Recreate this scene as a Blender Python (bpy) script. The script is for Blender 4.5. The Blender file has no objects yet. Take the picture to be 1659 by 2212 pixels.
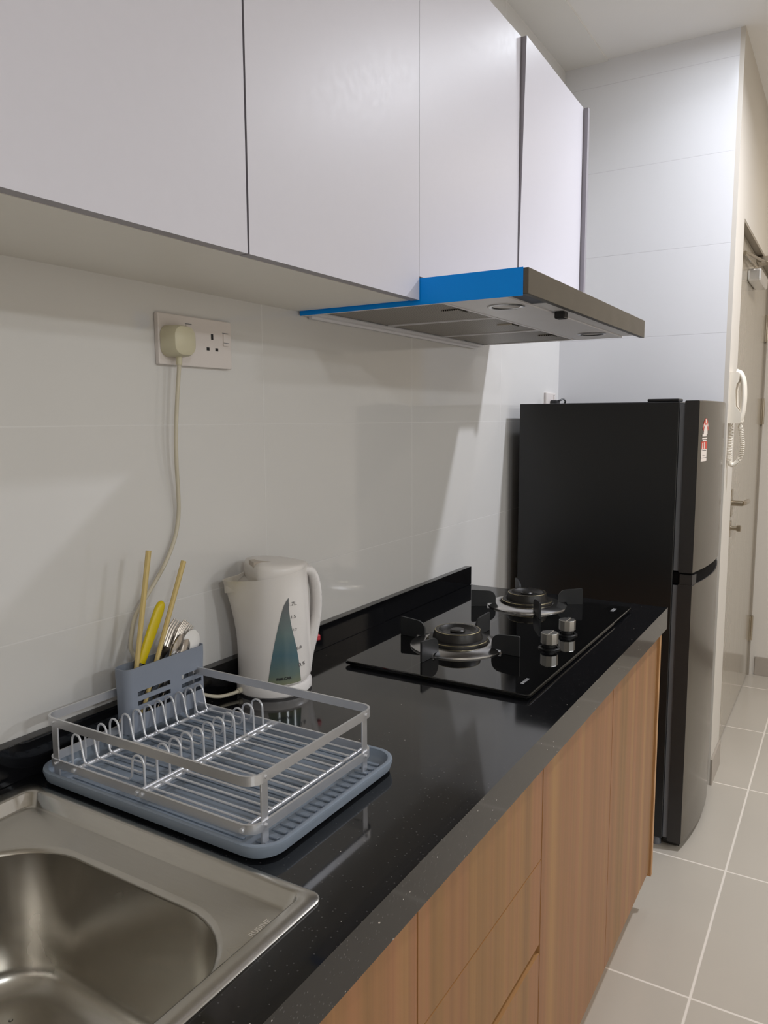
import bpy, bmesh, math, random
from mathutils import Vector, Matrix
random.seed(7)
PI = math.pi
H = 0.86                      # worktop height above the floor; all z below are measured from the worktop
SC = bpy.context.scene
COL = SC.collection
DIM = bpy.data

# ---------------------------------------------------------------- materials
def lin(c):
    c = c / 255.0
    return c / 12.92 if c <= 0.04045 else ((c + 0.055) / 1.055) ** 2.4
def rgb(*c):
    return (lin(c[0]), lin(c[1]), lin(c[2]), 1.0)

def new_mat(name):
    m = DIM.materials.new(name)
    m.use_nodes = True
    nt = m.node_tree
    b = nt.nodes['Principled BSDF']
    return m, nt, b

def N(nt, kind, **kw):
    n = nt.nodes.new(kind)
    for k, v in kw.items():
        if k in n.inputs:
            n.inputs[k].default_value = v
        else:
            setattr(n, k, v)
    return n

def mat(name, col, rough=0.4, metal=0.0, var=0.04, scale=30.0, bump=0.0, spec=0.5, coat=0.0, stretch=None, rvar=0.05, emit=None, trans=0.0):
    """plain procedural surface: slow noise in colour and gloss, optional fine bump"""
    m, nt, b = new_mat(name)
    tc = N(nt, 'ShaderNodeTexCoord')
    mp = N(nt, 'ShaderNodeMapping')
    mp.inputs['Scale'].default_value = stretch or (1, 1, 1)
    nt.links.new(tc.outputs['Object'], mp.inputs['Vector'])
    no = N(nt, 'ShaderNodeTexNoise', Scale=scale, Detail=4.0)
    nt.links.new(mp.outputs['Vector'], no.inputs['Vector'])
    mx = N(nt, 'ShaderNodeMix', data_type='RGBA')
    c = rgb(*col)
    mx.inputs['A'].default_value = tuple(max(0, x * (1 - var)) for x in c[:3]) + (1,)
    mx.inputs['B'].default_value = tuple(min(1, x * (1 + var)) for x in c[:3]) + (1,)
    nt.links.new(no.outputs['Fac'], mx.inputs['Factor'])
    nt.links.new(mx.outputs['Result'], b.inputs['Base Color'])
    mr = N(nt, 'ShaderNodeMapRange')
    mr.inputs['To Min'].default_value = max(0.0, rough - rvar)
    mr.inputs['To Max'].default_value = min(1.0, rough + rvar)
    nt.links.new(no.outputs['Fac'], mr.inputs['Value'])
    nt.links.new(mr.outputs['Result'], b.inputs['Roughness'])
    b.inputs['Metallic'].default_value = metal
    b.inputs['Specular IOR Level'].default_value = spec
    b.inputs['Coat Weight'].default_value = coat
    b.inputs['Transmission Weight'].default_value = trans
    if bump:
        bp = N(nt, 'ShaderNodeBump', Strength=bump, Distance=0.002)
        nt.links.new(no.outputs['Fac'], bp.inputs['Height'])
        nt.links.new(bp.outputs['Normal'], b.inputs['Normal'])
    if emit:
        b.inputs['Emission Color'].default_value = rgb(*emit[:3])
        b.inputs['Emission Strength'].default_value = emit[3]
    return m

def tile_mat(name, col, joint, axes, size, off, width, rough, jstrength=1.0, bumpy=0.0, var=0.02):
    """square or oblong tiles with thin joints, laid out in world coordinates along two axes"""
    m, nt, b = new_mat(name)
    geo = N(nt, 'ShaderNodeNewGeometry')
    sep = N(nt, 'ShaderNodeSeparateXYZ')
    nt.links.new(geo.outputs['Position'], sep.inputs['Vector'])
    dist = []
    cells = []
    for ax, s, o in zip(axes, size, off):
        a = N(nt, 'ShaderNodeMath', operation='SUBTRACT'); nt.links.new(sep.outputs[ax], a.inputs[0]); a.inputs[1].default_value = o
        d = N(nt, 'ShaderNodeMath', operation='DIVIDE'); nt.links.new(a.outputs[0], d.inputs[0]); d.inputs[1].default_value = s
        fl = N(nt, 'ShaderNodeMath', operation='FLOOR'); nt.links.new(d.outputs[0], fl.inputs[0]); cells.append(fl)
        r = N(nt, 'ShaderNodeMath', operation='ROUND'); nt.links.new(d.outputs[0], r.inputs[0])
        e = N(nt, 'ShaderNodeMath', operation='SUBTRACT'); nt.links.new(d.outputs[0], e.inputs[0]); nt.links.new(r.outputs[0], e.inputs[1])
        f = N(nt, 'ShaderNodeMath', operation='ABSOLUTE'); nt.links.new(e.outputs[0], f.inputs[0])
        g = N(nt, 'ShaderNodeMath', operation='MULTIPLY'); nt.links.new(f.outputs[0], g.inputs[0]); g.inputs[1].default_value = s
        dist.append(g)
    mn = N(nt, 'ShaderNodeMath', operation='MINIMUM')
    nt.links.new(dist[0].outputs[0], mn.inputs[0]); nt.links.new(dist[1].outputs[0], mn.inputs[1])
    mr = N(nt, 'ShaderNodeMapRange', interpolation_type='SMOOTHSTEP')
    mr.inputs['From Min'].default_value = width * 0.4; mr.inputs['From Max'].default_value = width
    mr.inputs['To Min'].default_value = jstrength; mr.inputs['To Max'].default_value = 0.0
    nt.links.new(mn.outputs[0], mr.inputs['Value'])
    no = N(nt, 'ShaderNodeTexNoise', Scale=2.2, Detail=5.0)
    nt.links.new(geo.outputs['Position'], no.inputs['Vector'])
    c = rgb(*col)
    base = N(nt, 'ShaderNodeMix', data_type='RGBA')
    base.inputs['A'].default_value = tuple(x * (1 - var) for x in c[:3]) + (1,)
    base.inputs['B'].default_value = tuple(min(1, x * (1 + var)) for x in c[:3]) + (1,)
    nt.links.new(no.outputs['Fac'], base.inputs['Factor'])
    mx = N(nt, 'ShaderNodeMix', data_type='RGBA')
    mx.inputs['B'].default_value = rgb(*joint)
    nt.links.new(mr.outputs['Result'], mx.inputs['Factor'])
    nt.links.new(base.outputs['Result'], mx.inputs['A'])
    nt.links.new(mx.outputs['Result'], b.inputs['Base Color'])
    rr = N(nt, 'ShaderNodeMapRange')
    rr.inputs['To Min'].default_value = rough; rr.inputs['To Max'].default_value = 0.7
    nt.links.new(mr.outputs['Result'], rr.inputs['Value'])
    nt.links.new(rr.outputs['Result'], b.inputs['Roughness'])
    bp = N(nt, 'ShaderNodeBump', Strength=0.35, Distance=0.0008, invert=True)
    nt.links.new(mr.outputs['Result'], bp.inputs['Height'])
    nt.links.new(bp.outputs['Normal'], b.inputs['Normal'])
    return m

def wood_mat(name):
    m, nt, b = new_mat(name)
    geo = N(nt, 'ShaderNodeNewGeometry')
    outs = []
    for sc, noise, det in (((1, 11, 0.10), 1.0, 2.0), ((1, 42, 0.30), 1.0, 5.0), ((1, 190, 1.4), 1.0, 3.0)):
        mp = N(nt, 'ShaderNodeMapping'); mp.inputs['Scale'].default_value = sc
        nt.links.new(geo.outputs['Position'], mp.inputs['Vector'])
        no = N(nt, 'ShaderNodeTexNoise', Scale=noise, Detail=det)
        nt.links.new(mp.outputs['Vector'], no.inputs['Vector'])
        outs.append(no)
    cr = N(nt, 'ShaderNodeValToRGB')
    e = cr.color_ramp.elements
    e[0].position = 0.30; e[0].color = rgb(136, 97, 58)
    e[1].position = 0.72; e[1].color = rgb(162, 122, 72)
    k = e.new(0.45); k.color = rgb(148, 108, 62)
    k = e.new(0.58); k.color = rgb(154, 105, 68)
    nt.links.new(outs[0].outputs['Fac'], cr.inputs['Fac'])
    m1 = N(nt, 'ShaderNodeMix', data_type='RGBA', blend_type='MULTIPLY')
    m1.inputs['Factor'].default_value = 0.55
    c2 = N(nt, 'ShaderNodeValToRGB')
    c2.color_ramp.elements[0].position = 0.35; c2.color_ramp.elements[0].color = (0.66, 0.62, 0.58, 1)
    c2.color_ramp.elements[1].position = 0.68; c2.color_ramp.elements[1].color = (1.1, 1.08, 1.05, 1)
    nt.links.new(outs[1].outputs['Fac'], c2.inputs['Fac'])
    nt.links.new(cr.outputs['Color'], m1.inputs['A']); nt.links.new(c2.outputs['Color'], m1.inputs['B'])
    m2 = N(nt, 'ShaderNodeMix', data_type='RGBA', blend_type='MULTIPLY')
    m2.inputs['Factor'].default_value = 0.3
    c3 = N(nt, 'ShaderNodeValToRGB')
    c3.color_ramp.elements[0].position = 0.4; c3.color_ramp.elements[0].color = (0.78, 0.75, 0.72, 1)
    c3.color_ramp.elements[1].position = 0.6; c3.color_ramp.elements[1].color = (1, 1, 1, 1)
    nt.links.new(outs[2].outputs['Fac'], c3.inputs['Fac'])
    nt.links.new(m1.outputs['Result'], m2.inputs['A']); nt.links.new(c3.outputs['Color'], m2.inputs['B'])
    nt.links.new(m2.outputs['Result'], b.inputs['Base Color'])
    b.inputs['Roughness'].default_value = 0.42
    bp = N(nt, 'ShaderNodeBump', Strength=0.08, Distance=0.001)
    nt.links.new(outs[1].outputs['Fac'], bp.inputs['Height'])
    nt.links.new(bp.outputs['Normal'], b.inputs['Normal'])
    return m

def quartz_mat(name):
    m, nt, b = new_mat(name)
    geo = N(nt, 'ShaderNodeNewGeometry')
    def flecks(scale, thr, soft):
        v = N(nt, 'ShaderNodeTexVoronoi', Scale=scale)
        nt.links.new(geo.outputs['Position'], v.inputs['Vector'])
        g = N(nt, 'ShaderNodeSeparateColor')
        nt.links.new(v.outputs['Color'], g.inputs['Color'])
        pick = N(nt, 'ShaderNodeMath', operation='GREATER_THAN'); pick.inputs[1].default_value = thr
        nt.links.new(g.outputs['Red'], pick.inputs[0])
        sz = N(nt, 'ShaderNodeMath', operation='LESS_THAN'); sz.inputs[1].default_value = soft
        nt.links.new(v.outputs['Distance'], sz.inputs[0])
        mu = N(nt, 'ShaderNodeMath', operation='MULTIPLY')
        nt.links.new(pick.outputs[0], mu.inputs[0]); nt.links.new(sz.outputs[0], mu.inputs[1])
        return mu
    a = flecks(110, 0.962, 0.085)
    f = flecks(230, 0.82, 0.22)
    mx = N(nt, 'ShaderNodeMix', data_type='RGBA'); mx.inputs['A'].default_value = rgb(17, 17, 19); mx.inputs['B'].default_value = rgb(66, 64, 64)
    nt.links.new(f.outputs[0], mx.inputs['Factor'])
    mx2 = N(nt, 'ShaderNodeMix', data_type='RGBA'); mx2.inputs['B'].default_value = rgb(205, 196, 188)
    nt.links.new(a.outputs[0], mx2.inputs['Factor']); nt.links.new(mx.outputs['Result'], mx2.inputs['A'])
    nt.links.new(mx2.outputs['Result'], b.inputs['Base Color'])
    b.inputs['Roughness'].default_value = 0.07
    b.inputs['Specular IOR Level'].default_value = 0.68
    return m

def steel_mat(name, col=(150, 146, 140), rough=0.3, stretch=(4, 120, 4), aniso=0.0, var=0.05, metal=1.0):
    m, nt, b = new_mat(name)
    tc = N(nt, 'ShaderNodeTexCoord')
    mp = N(nt, 'ShaderNodeMapping'); mp.inputs['Scale'].default_value = stretch
    nt.links.new(tc.outputs['Object'], mp.inputs['Vector'])
    no = N(nt, 'ShaderNodeTexNoise', Scale=8.0, Detail=6.0)
    nt.links.new(mp.outputs['Vector'], no.inputs['Vector'])
    n2 = N(nt, 'ShaderNodeTexNoise', Scale=9.0, Detail=3.0)
    nt.links.new(tc.outputs['Object'], n2.inputs['Vector'])
    c = rgb(*col)
    mx = N(nt, 'ShaderNodeMix', data_type='RGBA')
    mx.inputs['A'].default_value = tuple(x * (1 - var) for x in c[:3]) + (1,)
    mx.inputs['B'].default_value = tuple(min(1, x * (1 + var)) for x in c[:3]) + (1,)
    nt.links.new(no.outputs['Fac'], mx.inputs['Factor'])
    nt.links.new(mx.outputs['Result'], b.inputs['Base Color'])
    mr = N(nt, 'ShaderNodeMapRange'); mr.inputs['To Min'].default_value = rough * 0.8; mr.inputs['To Max'].default_value = rough * 1.25
    nt.links.new(n2.outputs['Fac'], mr.inputs['Value']); nt.links.new(mr.outputs['Result'], b.inputs['Roughness'])
    b.inputs['Metallic'].default_value = metal
    bp = N(nt, 'ShaderNodeBump', Strength=0.02, Distance=0.001)
    nt.links.new(no.outputs['Fac'], bp.inputs['Height']); nt.links.new(bp.outputs['Normal'], b.inputs['Normal'])
    return m

def mesh_filter_mat(name):
    """fine aluminium grease mesh: tiny dark holes in grey metal"""
    m, nt, b = new_mat(name)
    geo = N(nt, 'ShaderNodeNewGeometry')
    v = N(nt, 'ShaderNodeTexVoronoi', Scale=210.0, Randomness=0.0, voronoi_dimensions='2D')
    nt.links.new(geo.outputs['Position'], v.inputs['Vector'])
    cr = N(nt, 'ShaderNodeValToRGB')
    cr.color_ramp.elements[0].position = 0.38; cr.color_ramp.elements[0].color = rgb(22, 21, 20)
    cr.color_ramp.elements[1].position = 0.48; cr.color_ramp.elements[1].color = rgb(206, 198, 188)
    nt.links.new(v.outputs['Distance'], cr.inputs['Fac'])
    nt.links.new(cr.outputs['Color'], b.inputs['Base Color'])
    b.inputs['Metallic'].default_value = 0.45
    b.inputs['Roughness'].default_value = 0.45
    return m

def kettle_mat(name):
    """old white plastic, yellowed below the spout"""
    m, nt, b = new_mat(name)
    tc = N(nt, 'ShaderNodeTexCoord')
    no = N(nt, 'ShaderNodeTexNoise', Scale=14.0, Detail=5.0)
    nt.links.new(tc.outputs['Object'], no.inputs['Vector'])
    sp = N(nt, 'ShaderNodeSeparateXYZ'); nt.links.new(tc.outputs['Object'], sp.inputs['Vector'])
    mr = N(nt, 'ShaderNodeMapRange'); mr.inputs['From Min'].default_value = -0.028; mr.inputs['From Max'].default_value = -0.075
    nt.links.new(sp.outputs['X'], mr.inputs['Value'])
    mz = N(nt, 'ShaderNodeMapRange'); mz.inputs['From Min'].default_value = 0.07; mz.inputs['From Max'].default_value = 0.19
    nt.links.new(sp.outputs['Z'], mz.inputs['Value'])
    mu = N(nt, 'ShaderNodeMath', operation='MULTIPLY'); nt.links.new(mr.outputs['Result'], mu.inputs[0]); nt.links.new(mz.outputs['Result'], mu.inputs[1])
    m3 = N(nt, 'ShaderNodeMath', operation='MULTIPLY'); nt.links.new(mu.outputs[0], m3.inputs[0]); nt.links.new(no.outputs['Fac'], m3.inputs[1])
    m4 = N(nt, 'ShaderNodeMath', operation='MULTIPLY', use_clamp=True); nt.links.new(m3.outputs[0], m4.inputs[0]); m4.inputs[1].default_value = 1.3
    mx = N(nt, 'ShaderNodeMix', data_type='RGBA'); mx.inputs['A'].default_value = rgb(226, 221, 217); mx.inputs['B'].default_value = rgb(188, 176, 148)
    nt.links.new(m4.outputs[0], mx.inputs['Factor'])
    nt.links.new(mx.outputs['Result'], b.inputs['Base Color'])
    b.inputs['Roughness'].default_value = 0.3
    return m

def gauge_mat(name):
    """smoked window: grey above the water, blue-green in it, scale-stained at the foot"""
    m, nt, b = new_mat(name)
    tc = N(nt, 'ShaderNodeTexCoord')
    sp = N(nt, 'ShaderNodeSeparateXYZ'); nt.links.new(tc.outputs['Object'], sp.inputs['Vector'])
    no = N(nt, 'ShaderNodeTexNoise', Scale=40.0); nt.links.new(tc.outputs['Object'], no.inputs['Vector'])
    mr = N(nt, 'ShaderNodeMapRange'); mr.inputs['From Max'].default_value = 0.15
    nt.links.new(sp.outputs['Z'], mr.inputs['Value'])
    ad = N(nt, 'ShaderNodeMath', operation='MULTIPLY_ADD'); nt.links.new(no.outputs['Fac'], ad.inputs[0]); ad.inputs[1].default_value = 0.10
    nt.links.new(mr.outputs['Result'], ad.inputs[2])
    cr = N(nt, 'ShaderNodeValToRGB'); e = cr.color_ramp.elements
    e[0].position = 0.02; e[0].color = rgb(138, 138, 104)
    e[1].position = 1.0; e[1].color = rgb(96, 100, 104)
    for p, c in ((0.2, (104, 120, 114)), (0.42, (80, 108, 118)), (0.7, (96, 116, 116))):
        k = e.new(p); k.color = rgb(*c)
    nt.links.new(ad.outputs[0], cr.inputs['Fac']); nt.links.new(cr.outputs['Color'], b.inputs['Base Color'])
    b.inputs['Roughness'].default_value = 0.12
    return m

M = {}
M['walltile'] = tile_mat('white_glazed_wall_tile', (218, 216, 214), (232, 231, 230), ('Y', 'Z'), (0.6, 0.304), (1.185, H + 0.192), 0.0016, 0.07, 0.40)
M['fartile'] = tile_mat('white_glazed_far_wall_tile', (224, 224, 227), (198, 196, 201), ('X', 'Z'), (0.9, 0.304), (-0.2, H + 0.192), 0.0014, 0.22, 0.7)
M['floortile'] = tile_mat('grey_porcelain_floor_tile', (184, 176, 164), (226, 218, 207), ('X', 'Y'), (0.6, 0.6), (0.745, 1.80), 0.0042, 0.2, 0.9, var=0.05)
M['paint'] = mat('cream_wall_paint', (206, 199, 189), 0.6, var=0.015, scale=6, bump=0.05)
M['ceilpaint'] = mat('white_ceiling_paint', (238, 236, 234), 0.75, var=0.015, scale=8, bump=0.04)
M['trimpaint'] = mat('pale_ceiling_border_paint', (232, 230, 226), 0.75, var=0.015, scale=8)
M['skirt'] = mat('grey_skirting_tile', (160, 150, 139), 0.3, var=0.05, scale=14)
M['door'] = mat('grey_beige_door_laminate', (166, 157, 142), 0.14, var=0.04, scale=5, stretch=(1, 6, 0.7))
M['frame'] = mat('grey_door_frame_metal', (150, 140, 126), 0.4, var=0.03)
M['cab'] = mat('satin_white_cabinet_laminate', (216, 214, 223), 0.38, var=0.012, scale=60, bump=0.02, rvar=0.04, spec=0.2)
M['cabbody'] = mat('white_melamine_board', (238, 234, 226), 0.45, var=0.02)
M['edge'] = mat('grey_edge_banding', (152, 148, 156), 0.4, var=0.04)
M['wood'] = wood_mat('light_walnut_wood_grain')
M['woodedge'] = mat('wood_edge_banding', (178, 132, 84), 0.4, var=0.08, scale=20, stretch=(1, 1, 0.1))
M['dark'] = mat('dark_gap_board', (70, 55, 42), 0.6, var=0.1)
M['quartz'] = quartz_mat('black_sparkle_quartz')
M['glass'] = mat('black_hob_glass', (6, 6, 7), 0.03, var=0.2, rvar=0.01, spec=0.55)
M['castiron'] = mat('matt_black_enamel', (34, 35, 37), 0.5, var=0.12, scale=80, bump=0.1)
M['burner'] = mat('black_burner_iron', (40, 38, 36), 0.38, metal=0.4, var=0.12, scale=60)
M['brass'] = mat('brass_burner_rim', (196, 184, 148), 0.28, metal=1.0, var=0.12, scale=60)
M['chrome'] = mat('polished_chrome', (186, 185, 185), 0.2, metal=1.0, var=0.03)
M['brightchrome'] = mat('bright_chrome', (232, 232, 232), 0.18, metal=0.9, var=0.03)
M['knobsteel'] = steel_mat('brushed_knob_steel', (196, 194, 190), 0.28, (60, 60, 2))
M['rubber'] = mat('black_rubber', (18, 18, 19), 0.35, var=0.1)
M['grey_print'] = mat('grey_printed_mark', (150, 150, 152), 0.5, var=0.05)
M['sinksteel'] = steel_mat('brushed_sink_steel', (188, 184, 176), 0.25, (6, 90, 6))
M['water'] = mat('clear_water', (245, 248, 250), 0.03, var=0.01, rvar=0.01, trans=1.0)
M['etched'] = mat('etched_mark', (222, 216, 204), 0.5, metal=0.5, var=0.05)
M['fridgeside'] = mat('black_fridge_panel', (24, 25, 27), 0.33, var=0.06, scale=200, bump=0.03, rvar=0.03)
M['fridgefront'] = steel_mat('dark_inox_fridge_door', (112, 108, 101), 0.2, (3, 160, 3))
M['fridgedoorside'] = mat('dark_grey_door_side', (44, 42, 42), 0.4, var=0.08)
M['gasket'] = mat('grey_door_gasket', (112, 114, 120), 0.5, var=0.06)
M['gripblack'] = mat('black_grip_recess_shade', (8, 7, 8), 0.75, var=0.1, spec=0.08)  # black and dull, to put the recess shade into the colour
M['red'] = mat('red_label_ink', (196, 74, 58), 0.5, var=0.05)
M['paper'] = mat('white_label_paper', (222, 210, 200), 0.5, var=0.03)
M['blackprint'] = mat('black_print', (32, 32, 34), 0.5, var=0.05)
M['bluefilm'] = mat('blue_protective_film', (0, 150, 255), 0.3, var=0.05, scale=12, spec=0.2)
M['hoodfront'] = steel_mat('brushed_hood_steel', (98, 92, 82), 0.36, (3, 3, 160), metal=0.7)
M['hoodpanel'] = steel_mat('pale_hood_panel', (226, 225, 229), 0.38, (3, 80, 3), metal=0.15)
M['filter'] = mesh_filter_mat('aluminium_grease_mesh')
M['lens'] = mat('frosted_lamp_lens', (178, 170, 164), 0.3, var=0.03)
M['hooddark'] = mat('dark_hood_cavity', (44, 50, 66), 0.4, var=0.08)
M['socket'] = mat('white_socket_plastic', (222, 214, 210), 0.35, var=0.01)
M['plug'] = mat('aged_cream_plug_plastic', (206, 199, 172), 0.4, var=0.04)
M['cord'] = mat('aged_cream_cord', (206, 198, 178), 0.45, var=0.05, scale=50)
M['black'] = mat('black_plastic', (22, 22, 24), 0.4, var=0.1)
M['kettle'] = kettle_mat('aged_white_kettle_plastic')
M['kettlewhite'] = mat('white_kettle_plastic', (226, 222, 220), 0.28, var=0.02)
M['lidrecess'] = mat('brownish_lid_recess', (186, 174, 160), 0.4, var=0.08, scale=40)  # browner than the white kettle plastic around it
M['teal'] = gauge_mat('teal_water_gauge')
M['redlamp'] = mat('red_switch_plastic', (190, 50, 60), 0.3, var=0.05)
M['alu'] = mat('satin_aluminium', (222, 222, 225), 0.36, metal=0.8, var=0.03, scale=60)
M['wire'] = mat('silver_coated_wire', (212, 213, 217), 0.34, metal=0.4, var=0.03, scale=80)
M['traygrey'] = mat('blue_grey_plastic', (132, 143, 157), 0.38, var=0.03, scale=40)
M['holdergrey'] = mat('slate_grey_plastic', (130, 137, 150), 0.45, var=0.03, scale=40)
M['grey_ink'] = mat('grey_scale_ink', (92, 88, 90), 0.5, var=0.05)
M['bamboo'] = mat('pale_bamboo', (208, 184, 122), 0.5, var=0.1, scale=30, stretch=(1, 1, 0.15))
M['yellow'] = mat('yellow_plastic', (212, 188, 6), 0.35, var=0.04)
M['cutlery'] = mat('polished_cutlery_steel', (190, 184, 178), 0.2, metal=1.0, var=0.05)
M['ceramic'] = mat('white_melamine', (232, 230, 228), 0.2, var=0.02)
M['phone'] = mat('cream_white_phone_plastic', (226, 218, 204), 0.4, var=0.02)
M['satinsteel'] = steel_mat('satin_steel_hardware', (178, 168, 152), 0.25, (2, 60, 60))
M['lampwhite'] = mat('white_lamp_rim', (230, 230, 230), 0.4, var=0.02)
M['lampcool'] = mat('lit_cool_diffuser', (250, 250, 255), 0.5, emit=(235, 240, 255, 6.0))
M['lampwarm'] = mat('lit_warm_diffuser', (255, 250, 240), 0.5, emit=(255, 236, 208, 6.0))

# ---------------------------------------------------------------- mesh helpers
def rr_loop(x0, x1, y0, y1, r, n=8):
    """rounded rectangle, counter-clockwise"""
    pts = []
    for cx, cy, a0 in ((x1 - r, y1 - r, 0), (x0 + r, y1 - r, PI / 2), (x0 + r, y0 + r, PI), (x1 - r, y0 + r, 1.5 * PI)):
        for i in range(n + 1):
            a = a0 + PI / 2 * i / n
            pts.append((cx + r * math.cos(a), cy + r * math.sin(a)))
    return pts

def spline(pts, n=10, closed=False):
    P = [Vector(p) for p in pts]
    out = []
    m = len(P)
    rng = range(m if closed else m - 1)
    for i in rng:
        if closed:
            p0, p1, p2, p3 = P[(i - 1) % m], P[i], P[(i + 1) % m], P[(i + 2) % m]
        else:
            p1, p2 = P[i], P[i + 1]
            p0 = P[i - 1] if i else p1 * 2 - p2
            p3 = P[i + 2] if i + 2 < m else p2 * 2 - p1
        for k in range(n):
            t = k / n
            out.append(0.5 * ((2 * p1) + (p2 - p0) * t + (2 * p0 - 5 * p1 + 4 * p2 - p3) * t * t + (3 * p1 - p0 - 3 * p2 + p3) * t ** 3))
    if not closed:
        out.append(P[-1])
    return out

class MB:
    def __init__(s):
        s.bm = bmesh.new()
    def face(s, vs, mi=0):
        try:
            f = s.bm.faces.new(vs); f.material_index = mi
            return f
        except ValueError:
            return None
    def box(s, x0, x1, y0, y1, z0, z1, bev=0.0, mi=0, seg=2, mtx=None):
        vs = [s.bm.verts.new((x, y, z)) for x in (x0, x1) for y in (y0, y1) for z in (z0, z1)]
        fs = []
        for q in ((0, 1, 3, 2), (4, 6, 7, 5), (0, 4, 5, 1), (2, 3, 7, 6), (0, 2, 6, 4), (1, 5, 7, 3)):
            fs.append(s.face([vs[i] for i in q], mi))
        if bev:
            es = list({e for f in fs for e in f.edges})
            r = bmesh.ops.bevel(s.bm, geom=es, offset=bev, segments=seg, affect='EDGES', profile=0.5)
            for f in r['faces']:
                f.material_index = mi
            for f in r['faces']:
                for e in f.edges: e.smooth = False
            vs = list({v for f in r['faces'] for v in f.verts} | {v for v in vs if v.is_valid})
        if mtx is not None:
            for v in vs:
                if v.is_valid: v.co = mtx @ v.co
        return s
    def rings(s, rings, cap0=True, cap1=True, mi=0, closed=True):
        R = [[s.bm.verts.new(p) for p in r] for r in rings]
        n = len(R[0])
        for a, b in zip(R[:-1], R[1:]):
            for i in range(n if closed else n - 1):
                j = (i + 1) % n
                s.face([a[i], a[j], b[j], b[i]], mi)
        if cap0: s.face(list(reversed(R[0])), mi)
        if cap1: s.face(R[-1], mi)
        return s
    def lathe(s, prof, c=(0, 0), n=40, mi=0, cap0=False, cap1=False, a0=0.0):
        rings = [[(c[0] + r * math.cos(a0 + 2 * PI * i / n), c[1] + r * math.sin(a0 + 2 * PI * i / n), z) for i in range(n)] for r, z in prof]
        return s.rings(rings, cap0, cap1, mi)
    def tube(s, pts, r, n=10, closed=False, prof=None, up=None, mi=0, radii=None):
        """sweep a round section (or a given 2-D outline) along a path"""
        P = [Vector(p) for p in pts]
        m = len(P)
        ring = prof or [(r * math.cos(2 * PI * i / n), r * math.sin(2 * PI * i / n)) for i in range(n)]
        rings = []
        prev = None
        for i in range(m):
            if closed:
                t = (P[(i + 1) % m] - P[(i - 1) % m])
            else:
                t = P[min(i + 1, m - 1)] - P[max(i - 1, 0)]
            t.normalize()
            if up is not None:
                u = Vector(up)
            elif prev is not None:
                u = prev
            else:
                u = Vector((0, 0, 1)) if abs(t.z) < 0.9 else Vector((1, 0, 0))
            u = (u - t * u.dot(t)).normalized()
            w = t.cross(u)
            prev = u
            k = radii[i] / r if radii else 1.0
            rings.append([P[i] + w * (a * k) + u * (b * k) for a, b in ring])
        if closed:
            rings.append(rings[0])
            R = [[s.bm.verts.new(p) for p in q] for q in rings[:-1]]
            R.append(R[0])
            nn = len(ring)
            for a, b in zip(R[:-1], R[1:]):
                for i in range(nn):
                    j = (i + 1) % nn
                    s.face([a[i], a[j], b[j], b[i]], mi)
        else:
            s.rings(rings, True, True, mi)
        return s
    def prism(s, outline, f0, f1, mi=0):
        """outline: 2-D points; f0/f1 map a point to the two end faces"""
        a = [s.bm.verts.new(f0(*p)) for p in outline]
        b = [s.bm.verts.new(f1(*p)) for p in outline]
        n = len(a)
        for i in range(n):
            s.face([a[i], a[(i + 1) % n], b[(i + 1) % n], b[i]], mi)
        s.face(list(reversed(a)), mi); s.face(b, mi)
        return s
    def xform(s, mtx):
        for v in s.bm.verts: v.co = mtx @ v.co
        return s
    def build(s, name, mats, parent=None, root=None, local=False, sharp=38):
        """one mesh object; vertices move into the frame of the thing's root"""
        bmesh.ops.remove_doubles(s.bm, verts=s.bm.verts, dist=1e-6)
        bmesh.ops.recalc_face_normals(s.bm, faces=s.bm.faces)
        for f in s.bm.faces: f.smooth = True
        for e in s.bm.edges:
            if len(e.link_faces) == 2 and e.calc_face_angle(0) > math.radians(sharp):
                e.smooth = False
        me = DIM.meshes.new(name)
        if not local:
            o0 = Vector(root) if root is not None else Vector((0, 0, 0))
            for v in s.bm.verts: v.co -= o0
        s.bm.to_mesh(me); s.bm.free()
        for m in (mats if isinstance(mats, (list, tuple)) else [mats]):
            me.materials.append(M[m] if isinstance(m, str) else m)
        o = DIM.objects.new(name, me)
        COL.objects.link(o)
        if parent is not None:
            o.parent = parent
        elif root is not None and not local:
            o.location = Vector(root) + Vector((0, 0, H))
        else:
            o.location = (0, 0, H)
        return o

class Thing:
    """an Empty at the base of a thing; parts are built into its frame"""
    def __init__(s, name, label, cat, loc, group=None, rotz=0.0, local=False):
        o = DIM.objects.new(name, None); COL.objects.link(o)
        o.empty_display_size = 0.05
        o.location = (loc[0], loc[1], loc[2] + H); o.rotation_euler = (0, 0, rotz)
        s.o = o; s.loc = loc; s.local = local or rotz != 0
        tag(o, label, cat, group)
    def part(s, mb, name, mats, parent=None, label=None, kind=None, sharp=38):
        o = mb.build(name, mats, parent or s.o, root=s.loc, local=s.local, sharp=sharp)
        if label: o['label'] = label
        if kind: o['kind'] = kind
        return o

def tag(o, label=None, cat=None, group=None, kind=None):
    if label: o['label'] = label
    if cat: o['category'] = cat
    if group: o['group'] = group
    if kind: o['kind'] = kind
    return o

def struct(mb, name, mats, parent=None):
    o = mb.build(name, mats, parent)
    if parent is None: o['kind'] = 'structure'
    return o

def copy_tree(o, parent=None):
    c = o.copy(); COL.objects.link(c)
    c.parent = parent
    for ch in list(o.children):
        copy_tree(ch, c)
    return c

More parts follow.
